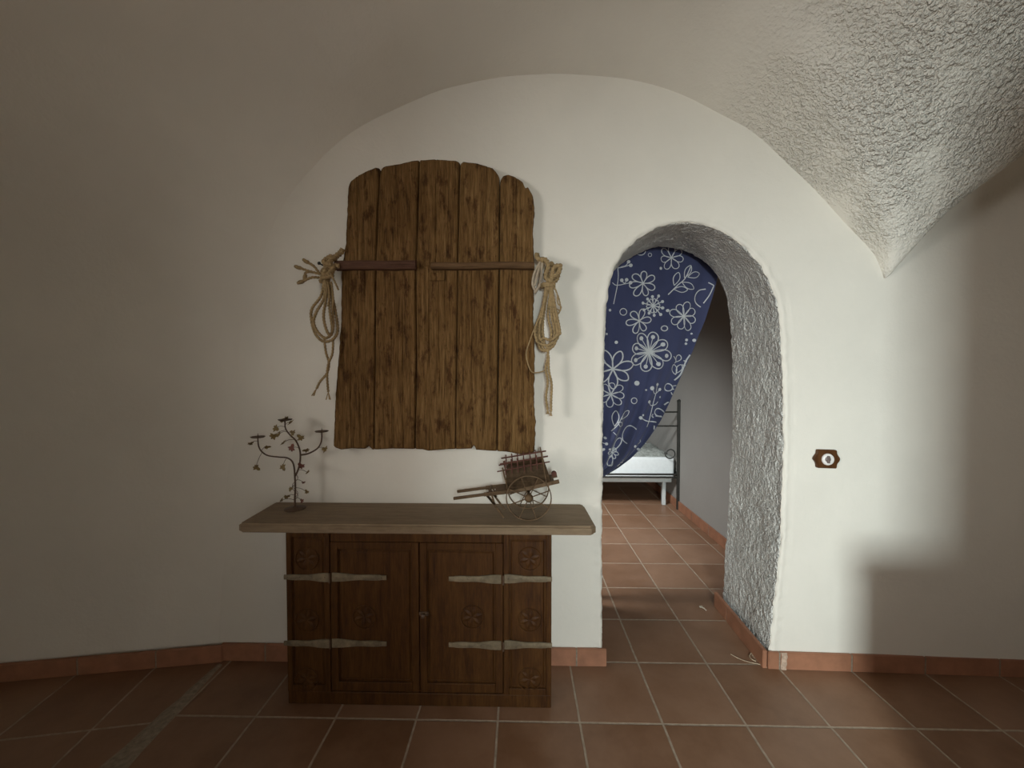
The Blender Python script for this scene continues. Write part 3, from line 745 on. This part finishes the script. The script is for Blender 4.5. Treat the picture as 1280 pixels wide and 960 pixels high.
for far in (False, True):
    bm = bmesh.new()
    pts = [side_pt(108, 468, far), side_pt(350, 436, far), side_pt(620, 405, far), side_pt(948, 332, far)]
    for a, b in zip(pts, pts[1:]): add_bar(bm, a, b+(b-a).normalized()*.003, .009, .012 if a is pts[0] else .016)
    link('shaft', bm, M_cart, cart)
    bm = bmesh.new(); add_bar(bm, side_pt(365, 432, far), side_pt(440, 515, far), .006, .010); add_bar(bm, side_pt(415, 440, far), side_pt(438, 515, far), .006, .007)
    add_bar(bm, side_pt(372, 436, far), Vector((side_pt(512, 0, far).x, side_pt(0, 0, far).y, SZ+.003)), .006, .008); link('leg', bm, M_cart, cart)
    # side wall with a slightly bulging slat panel
    bm = bmesh.new(); P = []; sgn = 1 if far else -1
    for i in range(25):
        t = i/24; lo = side_pt(520+t*370, 402-t*62, far); hi = side_pt(535+t*300, 215-t*35, far); row = []
        for j in range(9):
            s = j/8; p = lo.lerp(hi, s); p.y += sgn*(.010*math.sin(PI*s)+.0015*math.cos(t*24/4*2*PI)) ; row.append(p)
        P.append(row)
    V = add_grid(bm, P); r = bmesh.ops.solidify(bm, geom=bm.faces[:], thickness=.004)
    bmesh.ops.recalc_face_normals(bm, faces=bm.faces[:]); link('side_panel', bm, M_cart, cart)
    bm = bmesh.new()
    dy = Vector((0, sgn*.008, 0))
    add_bar(bm, side_pt(480, 190, far)+dy, side_pt(862, 127, far)+dy, .005, .006); add_bar(bm, side_pt(458, 249, far)+dy, side_pt(878, 170, far)+dy, .005, .005)
    link('rack_rail', bm, M_rack, cart)
    for x, y0, y1 in [(522, 160, 235), (572, 150, 222), (620, 142, 214), (670, 135, 206), (724, 127, 200), (772, 118, 190)]:
        bm = bmesh.new(); add_bar(bm, side_pt(x-3, y0, far)+dy*1.4, side_pt(x+6, y1+40, far)+dy*1.4, .005, .007, up=(0, 1, 0)); link('stake', bm, M_rack, cart)
    for x0_, y0, x1_, y1 in [(812, 95, 850, 340), (500, 215, 545, 400)]:
        bm = bmesh.new(); add_bar(bm, side_pt(x0_, y0, far)+dy*1.8, side_pt(x1_, y1, far)+dy*.8, .006, .008, up=(0, 1, 0)); link('stake', bm, M_cart, cart)
bm = bmesh.new(); P = []
a, b = side_pt(350, 436), side_pt(940, 334); a2, b2_ = side_pt(350, 436, True), side_pt(940, 334, True)
for off in (0.0,):
    add_bar(bm, (side_pt(440, 424)+side_pt(440, 424, True))/2, (side_pt(915, 340)+side_pt(915, 340, True))/2, YC-YN-.05, .008)
link('bed_board', bm, M_cart, cart)
for x, y in ((395, 425), (900, 338)):
    bm = bmesh.new(); add_bar(bm, side_pt(x, y)+Vector((0, -.01, 0)), side_pt(x, y, True)+Vector((0, .01, 0)), .010, .010)
    link('crosspiece', bm, M_cart, cart)
bm = bmesh.new(); P = []
for i in range(13):
    t = i/12; row = []
    for j in range(9):
        s = j/8; Y = YN+.03+(YC-YN-.06)*s; p = kp(560+t*300, 300-t*35, YN+.02)
        row.append((p.x, Y, p.z+.035*math.sin(PI*s)*math.sin(PI*min(1, t*1.1+.1))+.004*nz((p.x, Y, 0), 60, 4)))
    P.append(row)
b0_ = [[(q[0], q[1], side_pt(560+i/12*300, 385-i/12*50).z) for q in row] for i, row in enumerate(P)]
add_grid(bm, P); V = None
add_grid(bm, b0_)
for A_, B_ in ((P[0], b0_[0]), (P[-1], b0_[-1]), ([r[0] for r in P], [r[0] for r in b0_]), ([r[-1] for r in P], [r[-1] for r in b0_])): add_grid(bm, [A_, B_])
bmesh.ops.remove_doubles(bm, verts=bm.verts[:], dist=1e-5); bmesh.ops.recalc_face_normals(bm, faces=bm.faces[:])
link('cargo_bundle', bm, simple('dusty_bundle', (0.16, 0.11, 0.085), 0.95, 0, 60, .3, .6, .006), cart, True)
bm = bmesh.new(); add_lathe(bm, [(.011, .009), (.012, 0), (.011, -.009)], side_pt(915, 278)+Vector((0, .02, 0)), 'y', 14); link('knob', bm, M_rack, cart)

# ------------------------------------------------------------ ropes at both ends of the battens
def rope_part(name, parent, polys, r, lobes=3, mat=None, base_y=1.80):
    bm = bmesh.new()
    for poly_ in polys:
        pts = catmull(poly_, 18); add_tube(bm, pts, r, 12, lobes, 150.0, .2)
    return link(name, bm, mat or M_rope, parent, True)
def rp(sc_, ox, oy):
    return lambda x, y, d=0.0: onY(ox+x/sc_, oy+y/sc_, 1.784-d)
g = rp(4.575, 340, 300)
lr = thing('rope_bundle', g(320, 170), 'straw rope bundle with frayed ends spread left, hung left of old door', 'rope')
rope_part('knot', lr, [[g(340, 95, .01), g(300, 125, .03), g(345, 150, .03), g(290, 180, .02), g(340, 200, .03), g(285, 220, .02), g(330, 235, .0)], [g(370, 110, 0), g(330, 100, .02), g(310, 150, .0), g(300, 200, .01), g(340, 180, .03), g(360, 150, .02), g(385, 150, .02)], [g(280, 240, .01), g(300, 190, .03), g(330, 130, .03), g(360, 100, .01), g(395, 70, .0), g(405, 50, 0)]], .0115)
def ends(par, lst, r=.0055, knob=.010):
    for pts in lst:
        e = rope_part('loose_end', par, [pts], r)
        bm = bmesh.new(); d = (pts[-1]-pts[-2]).normalized()
        add_tube(bm, [pts[-1]-d*.010, pts[-1], pts[-1]+d*.010, pts[-1]+d*.022], lambda t: knob*(0.6+.5*math.sin(PI*(t*.8+.15))), 10, 5, 30, .15); link('end_knot', bm, M_rope, e, True)
ends(lr, [[g(280, 195, .02), g(220, 180, .03), g(155, 158, .03)], [g(270, 190, .01), g(240, 150, .02), g(200, 125, .02)], [g(270, 215, .01), g(225, 215, .02), g(170, 238, .02)], [g(230, 182, .03), g(195, 185, .025), g(190, 210, .02)]], knob=.008)
rope_part('coil', lr, [[g(300, 230, .02), g(280, 320, .02), g(230, 390, .02), g(225, 450, .02), g(245, 530, .02), g(290, 578, .02), g(345, 570, .02), g(375, 520, .0), g(365, 420, .0), g(340, 300, .01), g(320, 230, .02)],
    [g(305, 230, .03), g(298, 330, .03), g(255, 410, .03), g(238, 470, .03), g(265, 530, .03), g(310, 560, .02), g(345, 520, .01), g(330, 400, .02), g(325, 240, .02)],
    [g(315, 230, .025), g(310, 330, .03), g(295, 430, .03), g(310, 510, .03), g(335, 545, .02), g(350, 480, .01), g(345, 350, .01), g(335, 240, .02)]], .0060)
rope_part('strand', lr, [[g(330, 180, .04), g(355, 230, .045), g(380, 285, .045)], [g(340, 240, .03), g(350, 330, .05), g(345, 400, .05)], [g(320, 240, .04), g(328, 320, .05), g(318, 380, .045)], [g(310, 240, .03), g(312, 300, .04), g(305, 350, .04)]], .004)
for pts in ([g(298, 560, .02), g(308, 640, .02), g(325, 700, .02), g(315, 760, .02), g(275, 810, .02), g(255, 850, .02)], [g(350, 562, .018), g(345, 650, .02), g(322, 710, .025), g(315, 780, .02), g(322, 870, .015)]):
    e = rope_part('loose_end', lr, [pts], .005); bm = bmesh.new()
    for k in range(8):
        d = (pts[-1]-pts[-2]).normalized()+Vector((random.uniform(-.5, .5), random.uniform(-.2, .2), random.uniform(-.3, .1))); add_tube(bm, [pts[-1]-d*.008, pts[-1]+d*.012, pts[-1]+d*.026+Vector((0, 0, -.004))], .0018, 5)
    link('frayed_tip', bm, M_rope, e)
bm = bmesh.new(); c = g(278, 138, .0); c.y = 1.80; add_tube(bm, [(c.x, D+.01, c.z), (c.x, c.y-.03, c.z)], .0035, 8); add_lathe(bm, [(.002, .004), (.008, 0), (.006, -.003)], (c.x, c.y-.03, c.z), 'y', 12)
tag(link('nail', bm, M_black), 'black nail in the white wall holding up the left rope bundle', 'nail')
g = rp(4.17, 640, 300)
rr_ = thing('rope_bundle', g(190, 240), 'straw rope coil bound at the neck, hung right of old door', 'rope')
rope_part('knot', rr_, [[g(150, 150, .01), g(165, 100, .02), g(190, 130, .03), g(175, 190, .02), g(205, 210, .03), g(215, 150, .02), g(250, 135, .02), g(240, 175, .02), g(215, 195, .03)], [g(190, 210, .01), g(185, 150, .0), g(205, 125, .01), g(225, 150, .0), g(245, 145, .0), g(235, 200, .01), g(210, 225, .02)], [g(130, 75, .0), g(135, 95, .02), g(160, 110, .02), g(150, 150, .0)]], .0102)
c1 = g(187, 236, .012)
rope_part('binding', rr_, [[c1+Vector((.030*math.cos(a), -.016*math.sin(a), .004*k_-.008+.002*math.sin(a))) for k_ in range(4) for a in [2*PI*j/8 for j in range(8)]]], .0052)
loops = []
for i, (xl_, xr2, yb) in enumerate([(130, 222, 575), (122, 240, 548), (142, 250, 520), (150, 205, 570), (160, 235, 560)]):
    d1 = .012+.008*(i % 3)
    loops.append([g(175+i*4, 240, .02), g(160+(xl_-130)*.3, 360, d1), g(xl_, 460, d1), g(xl_+6, 520, d1), g((xl_*1.6+xr2*.4)/2, yb-8, d1), g((xl_+xr2)/2+8, yb, d1+.004), g(xr2-8, yb-30, d1), g(xr2, 480, d1), g(xr2-18, 380, d1), g(195+i*4, 240, .02)])
rope_part('coil', rr_, loops, .0060)
rope_part('small_loop', rr_, [[g(215, 235, .02), g(235, 280, .02), g(240, 330, .02), g(256, 350, .02), g(240, 385, .02), g(215, 375, .02), g(205, 330, .02), g(200, 260, .02)], [g(222, 250, .01), g(246, 310, .01), g(252, 365, .01), g(225, 355, .01)]], .0032)
for pts in ([g(190, 560, .02), g(185, 620, .02), g(176, 670, .02), g(186, 740, .02), g(178, 820, .02), g(186, 885, .02)], [g(190, 600, .025), g(192, 680, .025), g(206, 750, .02), g(204, 830, .02), g(203, 895, .02)]):
    e = rope_part('loose_end', rr_, [pts], .0055); bm = bmesh.new()
    for k in range(7):
        d = Vector((random.uniform(-.35, .35), random.uniform(-.2, .2), -1)); add_tube(bm, [pts[-1]-d*.004, pts[-1]+d*.010, pts[-1]+d*.02], .002, 5)
    link('frayed_tip', bm, M_rope, e)
rope_part('thin_cord', rr_, [[g(125, 440, .045), g(95, 520, .055), g(74, 590, .055), g(85, 650, .055), g(105, 688, .05), g(140, 690, .03), g(172, 680, .022)]], .003, 0)
bm = bmesh.new()
for pts in ([g(150, 110, .02), g(118, 170, .03), g(108, 230, .04), g(125, 270, .03)], [g(158, 120, .03), g(150, 190, .03), g(140, 240, .04), g(120, 275, .04)], [g(150, 115, .01), g(130, 190, .05), g(118, 240, .05)]): add_tube(bm, catmull(pts, 6), .006, 8)
o = link('cloth_tie', bm, M_rope2, rr_, True); o['label'] = 'pale frayed cloth tie'
bm = bmesh.new(); c = g(150, 130, .0); add_tube(bm, [(c.x, D+.01, c.z), (c.x, 1.775, c.z)], .0035, 8)
tag(link('nail', bm, M_black), 'nail in the wall behind the knot of the right rope coil', 'nail')

# ------------------------------------------------------------ switch on the right of the arch
yw = yright(1.35)
def sp(x, y, o_=.014): p = onY(1000+x/13.71, 540+y/13.71, yw-o_); return p.x, p.z
sw = thing('light_switch', (sp(485, 470)[0], yw, sp(485, 630)[1]), 'round white porcelain switch on a scalloped dark wood plate on right wall', 'light switch')
pts = [(300, 305), (320, 300), (620, 308), (638, 320), (640, 375), (662, 410), (690, 450), (692, 480), (672, 515), (640, 550), (634, 610), (625, 628), (310, 618), (288, 605), (290, 560), (270, 510), (240, 475), (238, 445), (262, 410), (294, 370)]
bm = bmesh.new(); add_prism(bm, [sp(*p) for p in pts], yw-.001, yw-.016, .003); link('wood_plate', bm, M_plate, sw)
bm = bmesh.new(); x, z = sp(490, 474, .024); rr0 = sp(594, 474, .024)[0]-x
add_lathe(bm, [(rr0*.98, -.015), (rr0, -.020), (rr0*.9, -.026), (rr0*.7, -.027), (rr0*.1, -.027)], (x, yw, z), 'y', 36); link('porcelain_disc', bm, M_porc, sw, True)
x, z = sp(492, 474, .032); bm = bmesh.new(); add_lathe(bm, [(rr0*.45, -.026), (rr0*.42, -.031), (rr0*.3, -.033)], (x, yw, z), 'y', 24)
add_box(bm, (x-rr0*.18, yw-.037, z-rr0*.60), (x+rr0*.18, yw-.026, z+rr0*.60), .002); link('turn_knob', bm, M_knob, sw)

# ------------------------------------------------------------ curtain
YCU = 2.41
cur = thing('curtain', (0.46, YCU, 0.76), 'navy blue curtain printed with white line flowers, drawn to the left in the archway', 'curtain')
edge = [(903, 300), (900, 335), (896, 351.5), (890, 373), (880.6, 401.5), (873, 419), (865, 440), (853, 466.6), (844.5, 486), (835.6, 505.5), (825, 525), (814, 541), (800, 562), (789.6, 574.6), (775, 586), (763, 593), (753, 598.5), (738, 607)]
E3 = [onY(x, y, YCU) for x, y in edge]
EZ = [p.z for p in E3][::-1]; EX = [p.x for p in E3][::-1]
EZ.append(2.32); EX.append(1.33)
def xr_(z): return interp(EZ, EX, z)
CZ0 = EZ[0]+.002; CZ1 = 2.30
XT = 0.38
def cfold(x, z):
    t = (z-CZ0)/(CZ1-CZ0); s = (x-XT)/(xr_(z)-XT+1e-6)
    tight = (1-t)**2
    a = 0.010+0.022*tight
    y = a*math.sin(2*PI*(3.2*s+.15)+1.2*math.sin(3*t))+.35*a*math.sin(2*PI*(7.5*s)+4*t)
    # long diagonal folds running to the tie
    ang = math.atan2(z-CZ0+.02, x-XT+.02)
    y += 0.020*math.exp(-((t-.22)/.25)**2)*math.sin(ang*17)
    return YCU+y
P = []
for j in range(221):
    z = CZ0+(CZ1-CZ0)*j/220
    P.append([(x, cfold(x, z), z) for x in [XT+(xr_(z)-XT)*i/150 for i in range(151)]])
bm = bmesh.new(); add_grid(bm, P)
def strip(pts, wd, closed=False):
    """a printed line that follows the cloth (pixel points)"""
    W = [onY(x, y, YCU) for x, y in pts]
    ok = []
    for p in W:
        if p.x > XT+.005 and CZ0+.003 < p.z < CZ1 and p.x < xr_(p.z)-.002: ok.append(p)
        else: ok.append(None)
    n_ = len(W); prev = None
    for i in range(n_):
        if ok[i] is None: prev = None; continue
        a, b = W[(i-1) % n_ if closed else max(0, i-1)], W[(i+1) % n_ if closed else min(n_-1, i+1)]
        t = Vector((b.x-a.x, 0, b.z-a.z)).normalized(); s = Vector((-t.z, 0, t.x))*wd/2
        q = []
        for sg in (1, -1):
            v = W[i]+s*sg; q.append(bm.verts.new((v.x, cfold(v.x, v.z)-.0016, v.z)))
        if prev: f = bm.faces.new((prev[0], prev[1], q[1], q[0])); f.material_index = 1
        if i == 0: first = q
        prev = q
    if closed and prev and ok[0] is not None: f = bm.faces.new((prev[0], prev[1], first[1], first[0])); f.material_index = 1
def dot(x, y, r):
    c = onY(x, y, YCU); rw = r*YCU/FPX
    if not (c.x > XT+.01 and CZ0+.01 < c.z < CZ1 and c.x < xr_(c.z)-.004): return
    vc = bm.verts.new((c.x, cfold(c.x, c.z)-.0018, c.z)); vs_ = []
    for k in range(14):
        a = 2*PI*k/14; X, Z = c.x+rw*math.cos(a), c.z+rw*math.sin(a); vs_.append(bm.verts.new((X, cfold(X, Z)-.0018, Z)))
    for k in range(14): f = bm.faces.new((vc, vs_[k], vs_[(k+1) % 14])); f.material_index = 1
def ringp(x, y, r, wd, a0=0, a1=2*PI):
    n_ = 26; full = a1-a0 > 6.2
    strip([(x+r*math.cos(a0+(a1-a0)*k/n_), y+r*math.sin(a0+(a1-a0)*k/n_)) for k in range(n_ if full else n_+1)], wd, full)
def petal(x, y, a, L, fat, wd, point=0.0, r0=0.0):
    ca, sa = math.cos(a), math.sin(a); pts = []
    for k in range(29):
        t = k/28; th = 2*PI*t
        u = (1-math.cos(th))/2; v = math.sin(th)*math.sin(th/2)**1.2*1.05
        if point: v *= (1-point*u**3)
        X = r0+L*u; Y = fat*v; pts.append((x+ca*X-sa*Y, y+sa*X+ca*Y))
    strip(pts, wd)
def flower(x, y, n_, L, fat, wd, a0=0, point=0.0, dots=0, vary=.08, ctr=1.3):
    for k in range(n_):
        a = a0+2*PI*k/n_; q = L*(1+vary*math.sin(k*2.3+x)); petal(x, y, a, q, fat, wd, point)
        if dots: dot(x+math.cos(a)*q*.76, y+math.sin(a)*q*.76, dots); strip([(x, y), (x+math.cos(a)*q*.75, y+math.sin(a)*q*.75)], wd*.8)
    if ctr: dot(x, y, ctr)
def p1(x, y): return 740+x/6.4, 300+y/6.4
def p2(x, y): return 740+x/5.647, 440+y/5.647
def L1(pts, wd): strip([(v.x, v.z) for v in catmull([(p1(*p)[0], 0, p1(*p)[1]) for p in pts], 6)], wd)
def L2(pts, wd): strip([(v.x, v.z) for v in catmull([(p2(*p)[0], 0, p2(*p)[1]) for p in pts], 6)], wd)
W1, W2, W3 = .0046, .0060, .0078
L1([(205, 200), (212, 280), (205, 360), (190, 440), (176, 510)], W1); L1([(210, 222), (250, 215), (300, 198)], W1); L1([(230, 215), (275, 200), (292, 172)], W1)
L1([(165, 340), (190, 358), (225, 358), (260, 350), (300, 342)], W1); L1([(240, 320), (262, 345), (282, 315)], W1)
for q in ((296, 170), (313, 200), (240, 320), (280, 316), (310, 340)): dot(*p1(*q), 2.2)
ringp(*p1(388, 90), 5.5, W1, 0, PI); ringp(*p1(460, 122), 2.2, W1*.8); dot(*p1(552, 226), 1.8)
flower(*p1(640, 138), 7, 15, 5, W1, .25); flower(*p1(402, 352), 7, 16.5, 5, W2, -1.45)
for (a, b, an, l) in [(655, 365, -1.25, 17), (735, 305, -1.1, 17), (760, 300, -.3, 16), (715, 340, .5, 17), (650, 395, .05, 17)]: petal(*p1(a, b), an, l, 5.5, W1, .6)
L1([(612, 436), (680, 365), (740, 310), (785, 215)], W2)
L1([(915, 390), (865, 400), (830, 440), (830, 490), (875, 535)], W2); L1([(935, 338), (985, 370)], W2); L1([(975, 365), (940, 440), (895, 505)], W2)
x, y = p1(492, 525)
for k in range(10):
    a = 2*PI*k/10+.2; r_ = 12.5+2*math.sin(k*1.7); strip([(x, y), (x+math.cos(a)*r_, y+math.sin(a)*r_)], W2); dot(x+math.cos(a)*r_, y+math.sin(a)*r_, 1.9); petal(x, y, a+.3, 9, 2.2, W1)
flower(*p1(730, 612), 8, 17.5, 6, W1, .3); flower(*p1(372, 650), 6, 15.5, 4.8, W2, -1.2)
ringp(*p1(252, 574), 4.2, W1); dot(*p1(145, 560), 1.7); dot(*p1(604, 565), 1.9); ringp(*p1(576, 708), 3.2, W2); dot(*p1(196, 818), 2.0); dot(*p1(118, 752), 1.4)
flower(*p1(462, 895), 8, 25, 8.5, W2, .25, dots=2.6, ctr=2.4)
for q, r_ in (((816, 803), 2.0), ((765, 798), 1.7), ((760, 828), 1.5), ((802, 748), 1.2)): dot(*p1(*q), r_)
flower(*p2(150, 120), 7, 24, 8, W3, -1.15, point=.4, ctr=2.2); flower(*p2(138, 300), 8, 15.5, 5, W1, .1)
dot(*p2(318, 220), 3.0); ringp(*p2(297, 344), 3.6, W1); dot(*p2(378, 268), 1.0)
L2([(455, 285), (440, 350), (425, 420), (405, 490), (390, 530)], W1); L2([(415, 258), (435, 290), (455, 292), (480, 265)], W1); L2([(456, 230), (454, 285)], W1); L2([(400, 352), (420, 378), (455, 372), (475, 352)], W1); L2([(345, 465), (390, 488), (455, 496)], W2)
for q, r_ in (((415, 255), 2.6), ((457, 229), 1.9), ((481, 265), 2.0), ((400, 351), 2.1), ((342, 464), 2.1), ((358, 445), 1.3), ((491, 320), 1.3), ((412, 580), 1.6), ((298, 662), 1.7), ((333, 690), 1.7), ((190, 800), 2.4), ((135, 848), 1.7), ((196, 806), 1.6), ((120, 682), 1.6), ((92, 606), 1.6), ((98, 645), 1.8), ((80, 685), 1.7)): dot(*p2(*q), r_)
ringp(*p2(480, 428), 4.6, W2); L2([(445, 465), (430, 455), (440, 440)], W2); L2([(460, 455), (500, 460), (485, 490)], W2); L2([(505, 425), (515, 440), (490, 455)], W2)
petal(*p2(150, 520), -1.4, 19, 5, W1, .6); petal(*p2(195, 470), -.7, 15, 5, W1, .6); petal(*p2(170, 490), .6, 9, 4, W1, .5); L2([(130, 555), (170, 505), (200, 450)], W1); L2([(140, 560), (160, 580)], W1)
L2([(310, 545), (285, 525), (250, 535), (228, 575), (228, 625), (245, 645)], W2)
L2([(590, 200), (625, 160), (650, 100), (665, 60), (690, 20)], W3); L2([(640, 90), (668, 100)], W2); L2([(650, 60), (672, 70)], W2)
petal(*p2(600, 70), -1.0, 10, 5, W1, .3); petal(*p2(600, 160), -1.8, 13, 5, W1, .5); petal(*p2(605, 150), -1.1, 12, 4, W1, .5); L2([(575, 30), (600, 60), (590, 80)], W1)
ringp(*p2(550, 250), 4.6, W2); L2([(575, 260), (595, 275)], W2); L2([(565, 285), (570, 320)], W1); L2([(580, 240), (605, 235)], W1); L2([(518, 375), (540, 355), (555, 358)], W2)
flower(*p2(150, 715), 6, 7, 2.5, W1, .2); petal(*p2(155, 705), -1.0, 19, 4.6, W2); petal(*p2(145, 730), 1.9, 14, 4.2, W2)
L2([(335, 618), (345, 635), (325, 650)], W2); L2([(430, 550), (440, 520)], W1); L2([(185, 770), (215, 775)], W1); L2([(205, 750), (210, 790)], W1)
L2([(68, 640), (98, 645)], W1); L2([(68, 700), (80, 685)], W1)
link('cloth', bm, None, cur, True, mats=[M_blue, M_print])
bm = bmesh.new(); add_tube(bm, catmull([(XT+.02+.03*math.cos(a), YCU+.03*math.sin(a), CZ0+.0) for a in [2*PI*k/10 for k in range(11)]], 3), .008, 8); link('tie_back', bm, M_blue, cur, True)
# the tail of the cloth below the tie, behind the left jamb
P = []
for j in range(20):
    t = j/19; z = CZ0-.6*t; row = []
    for i in range(30):
        s = i/29; row.append((XT-.02+(.06+.04*t)*s, YCU+(.012+.012*t)*math.sin(s*16), z))
    P.append(row)
bm = bmesh.new(); add_grid(bm, P); link('tail', bm, M_blue, cur, True)
bm = bmesh.new(); add_tube(bm, [(0.25, YCU, 2.33), (1.45, YCU, 2.33)], .010, 12)
for x in (.3, 1.4): add_tube(bm, [(x, YCU, 2.33), (x, YBK, 2.33)], .006, 8)
tag(link('curtain_rod', bm, M_bedm), 'dark rod carrying the blue curtain behind the arch top', 'curtain rod')

# ------------------------------------------------------------ bed
BYH = 4.02
def bq(x, y, Y=BYH): return onY(x, y, Y)
px_post = bq(848.5, 560).x
ptop = bq(848, 502).z
bed = thing('metal_bed', (px_post-.48, BYH+.95, 0), 'black metal bed with a white mattress seen through the archway', 'bed')
XB0, XB1 = px_post-.98, px_post
for x in (XB0, XB1):
    bm = bmesh.new(); add_tube(bm, [(x, BYH, 0), (x, BYH, ptop)], .020, 14); add_lathe(bm, [(.018, -.002), (.024, .004), (.018, .016), (.004, .024)], (x, BYH, ptop), 'z', 14); link('post', bm, M_bedm, bed)
for y in (515, 532.5):
    z = bq(840, y).z; bm = bmesh.new(); add_tube(bm, [(XB0, BYH, z), (XB1, BYH, z)], .008, 10); link('headboard_bar', bm, M_bedm, bed)
sc1 = bq(838, 567)
bm = bmesh.new(); add_tube(bm, catmull([sc1+Vector((.055*math.cos(a)*q, 0, .055*math.sin(a)*q)) for a, q in [(2.9+k*.45, 1-.02*k) for k in range(16)]], 4), .006, 8); link('scroll', bm, M_bedm, bed, True)
zr = bq(820, 593).z
for dz, r_ in ((.0, .010), (-.03, .010)):
    bm = bmesh.new(); add_tube(bm, [(XB0, BYH, zr+dz), (XB1, BYH, zr+dz)], r_, 10); link('foot_rail', bm, M_bedm, bed)
for x in (XB0, XB1):
    bm = bmesh.new(); add_bar(bm, (x, BYH, zr), (x, BYH+1.92, zr), .025, .035); link('side_rail', bm, M_bedm, bed)
    bm = bmesh.new(); add_tube(bm, [(x, BYH+1.92, 0), (x, BYH+1.92, .7)], .02, 12); link('post', bm, M_bedm, bed)
MZ = onY(800, 571.5, BYH+.05).z
zs_ = bq(820, 600, BYH+.12).z
bm = bmesh.new(); add_box(bm, (XB0+.02, BYH+.10, zs_-.02), (XB1-.03, BYH+1.85, zs_+.025), .006); link('slat_base', bm, M_slat, bed)
xlg = onY(829.5, 610, BYH+.14).x
for x in (xlg, XB0+.1):
    for yy in (BYH+.14, BYH+1.8):
        bm = bmesh.new(); add_box(bm, (x-.018, yy-.018, 0), (x+.018, yy+.018, zs_), .003); link('base_leg', bm, M_slat, bed)
bm = bmesh.new(); add_box(bm, (XB0+.02, BYH+.04, zs_+.03), (XB1-.025, BYH+1.88, MZ), .03, seg=4); mt = link('mattress', bm, M_matt, bed, True); mt['label'] = 'white mattress'
# rumpled blanket lying on the mattress
bm = bmesh.new(); P = []
xa, xb = onY(800, 570, BYH+.12).x-.5, XB1-.03
for i in range(50):
    row = []
    for j in range(40):
        s, t = i/49, j/39; x = xa+(xb-xa)*s; y = BYH+.07+.55*t
        e = min(1, 7*min(s, 1-s)); e2 = min(1, 7*min(t, 1-t))
        h = (.16-.09*s)*math.sqrt(max(0, e*e2))*(.8+.5*nz((x, y, 0), 6, 3))+.018*nz((x, y, 0), 25, 6)*e*e2
        row.append((x, y, MZ-.004+max(0, h)))
    P.append(row)
add_grid(bm, P); add_grid(bm, [[(p[0], p[1], MZ-.008) for p in r] for r in P], flip=True)
tag(link('rumpled_blanket', bm, M_pill, None, True), 'rumpled grey-green blanket lying on the white mattress', 'blanket')

# ------------------------------------------------------------ bits on the passage floor
tp = lambda x, y, z=.003: onZ(840+x/6, 700+y/6, z)
bm = bmesh.new(); add_tube(bm, catmull([tp(440, 705, .012), tp(480, 728, .006), (tp(530, 750, .004)), tp(590, 768, .003), tp(650, 780, .004), tp(712, 806, .004)], 6), .0022, 6)
tag(link('twig', bm, M_twig, None, True), 'long thin dry twig lying on floor at the foot of right jamb', 'twig')
bm = bmesh.new()
for k in range(9):
    a = tp(545+k*9, 560+k*20, .02-.002*k); add_tube(bm, catmull([a, a+Vector((.02, .004, .006*math.sin(k))), tp(600+k*6, 720+k*6, .003)], 4), .0007, 5)
add_tube(bm, catmull([tp(600, 690, .004), tp(580, 720, .004), tp(600, 745, .005), tp(630, 760, .003)], 5), .003, 6)
tag(link('dust_clump', bm, M_twig, None, True), 'clump of dust and fine fibres against the reveal baseboard', 'dust')
bm = bmesh.new()
bmesh.ops.create_icosphere(bm, subdivisions=2, radius=.009, matrix=Matrix.Translation(tp(218, 350, .005)) @ Matrix.Diagonal((1.2, 1, .6, 1)))
add_tube(bm, catmull([tp(218, 350, .006), tp(240, 362, .010), tp(258, 378, .004)], 4), .0035, 6)
for v in bm.verts: v.co += Vector((1, 1, .4))*.003*nz(v.co, 160, 3)
for v in bm.verts: v.co.z = max(v.co.z, .0004)
tag(link('plaster_crumb', bm, M_dust, None, False), 'small pale crumb of plaster on a floor tile in the passage', 'crumb')

# ------------------------------------------------------------ furniture standing just outside the frame on the right (it shades the wall)
M_ward = wood('plain_wardrobe_wood', (0.16, 0.09, 0.045), (0.24, 0.14, 0.07), (0.32, 0.19, 0.1), 'z', 6, 0, .6, .1)
wd_ = thing('wardrobe', (1.7, -.24, 0), 'tall plain brown wardrobe standing at the right of the viewer', 'wardrobe')
WX0, WX1, WY0, WY1, WZ = 1.11, 2.20, -.50, .02, 2.06
bm = bmesh.new(); add_box(bm, (WX0, WY0+.02, .06), (WX1, WY1, WZ-.04), .004); link('body', bm, M_ward, wd_)
bm = bmesh.new(); add_box(bm, (WX0+.03, WY0+.05, 0), (WX1-.03, WY1-.03, .06), .002); link('plinth', bm, M_ward, wd_)
bm = bmesh.new(); add_box(bm, (WX0-.02, WY0-.01, WZ-.04), (WX1+.02, WY1+.02, WZ), .006); link('cornice', bm, M_ward, wd_)
for a, b in ((WX0+.01, (WX0+WX1)/2-.002), ((WX0+WX1)/2+.002, WX1-.01)):
    bm = bmesh.new(); add_box(bm, (a, WY0, .08), (b, WY0+.022, WZ-.06), .003); d_ = link('door', bm, M_ward, wd_)
    bm = bmesh.new(); xk = b-.05 if a < 1.6 else a+.05; add_lathe(bm, [(.006, 0), (.006, -.02), (.014, -.025), (.014, -.035), (.004, -.04)], (xk, WY0+.001, 1.05), 'y', 14); link('knob', bm, M_iron, d_)
ch = thing('storage_chest', (1.4, .66, 0), 'knee-high brown wooden chest standing between the wardrobe and the switch wall', 'chest')
bm = bmesh.new(); add_box(bm, (1.22, .53, .0), (2.1, .80, .80), .006); link('body', bm, M_ward, ch)
bm = bmesh.new(); add_box(bm, (1.20, .51, .801), (2.12, .81, .86), .008); link('lid', bm, M_ward, ch)
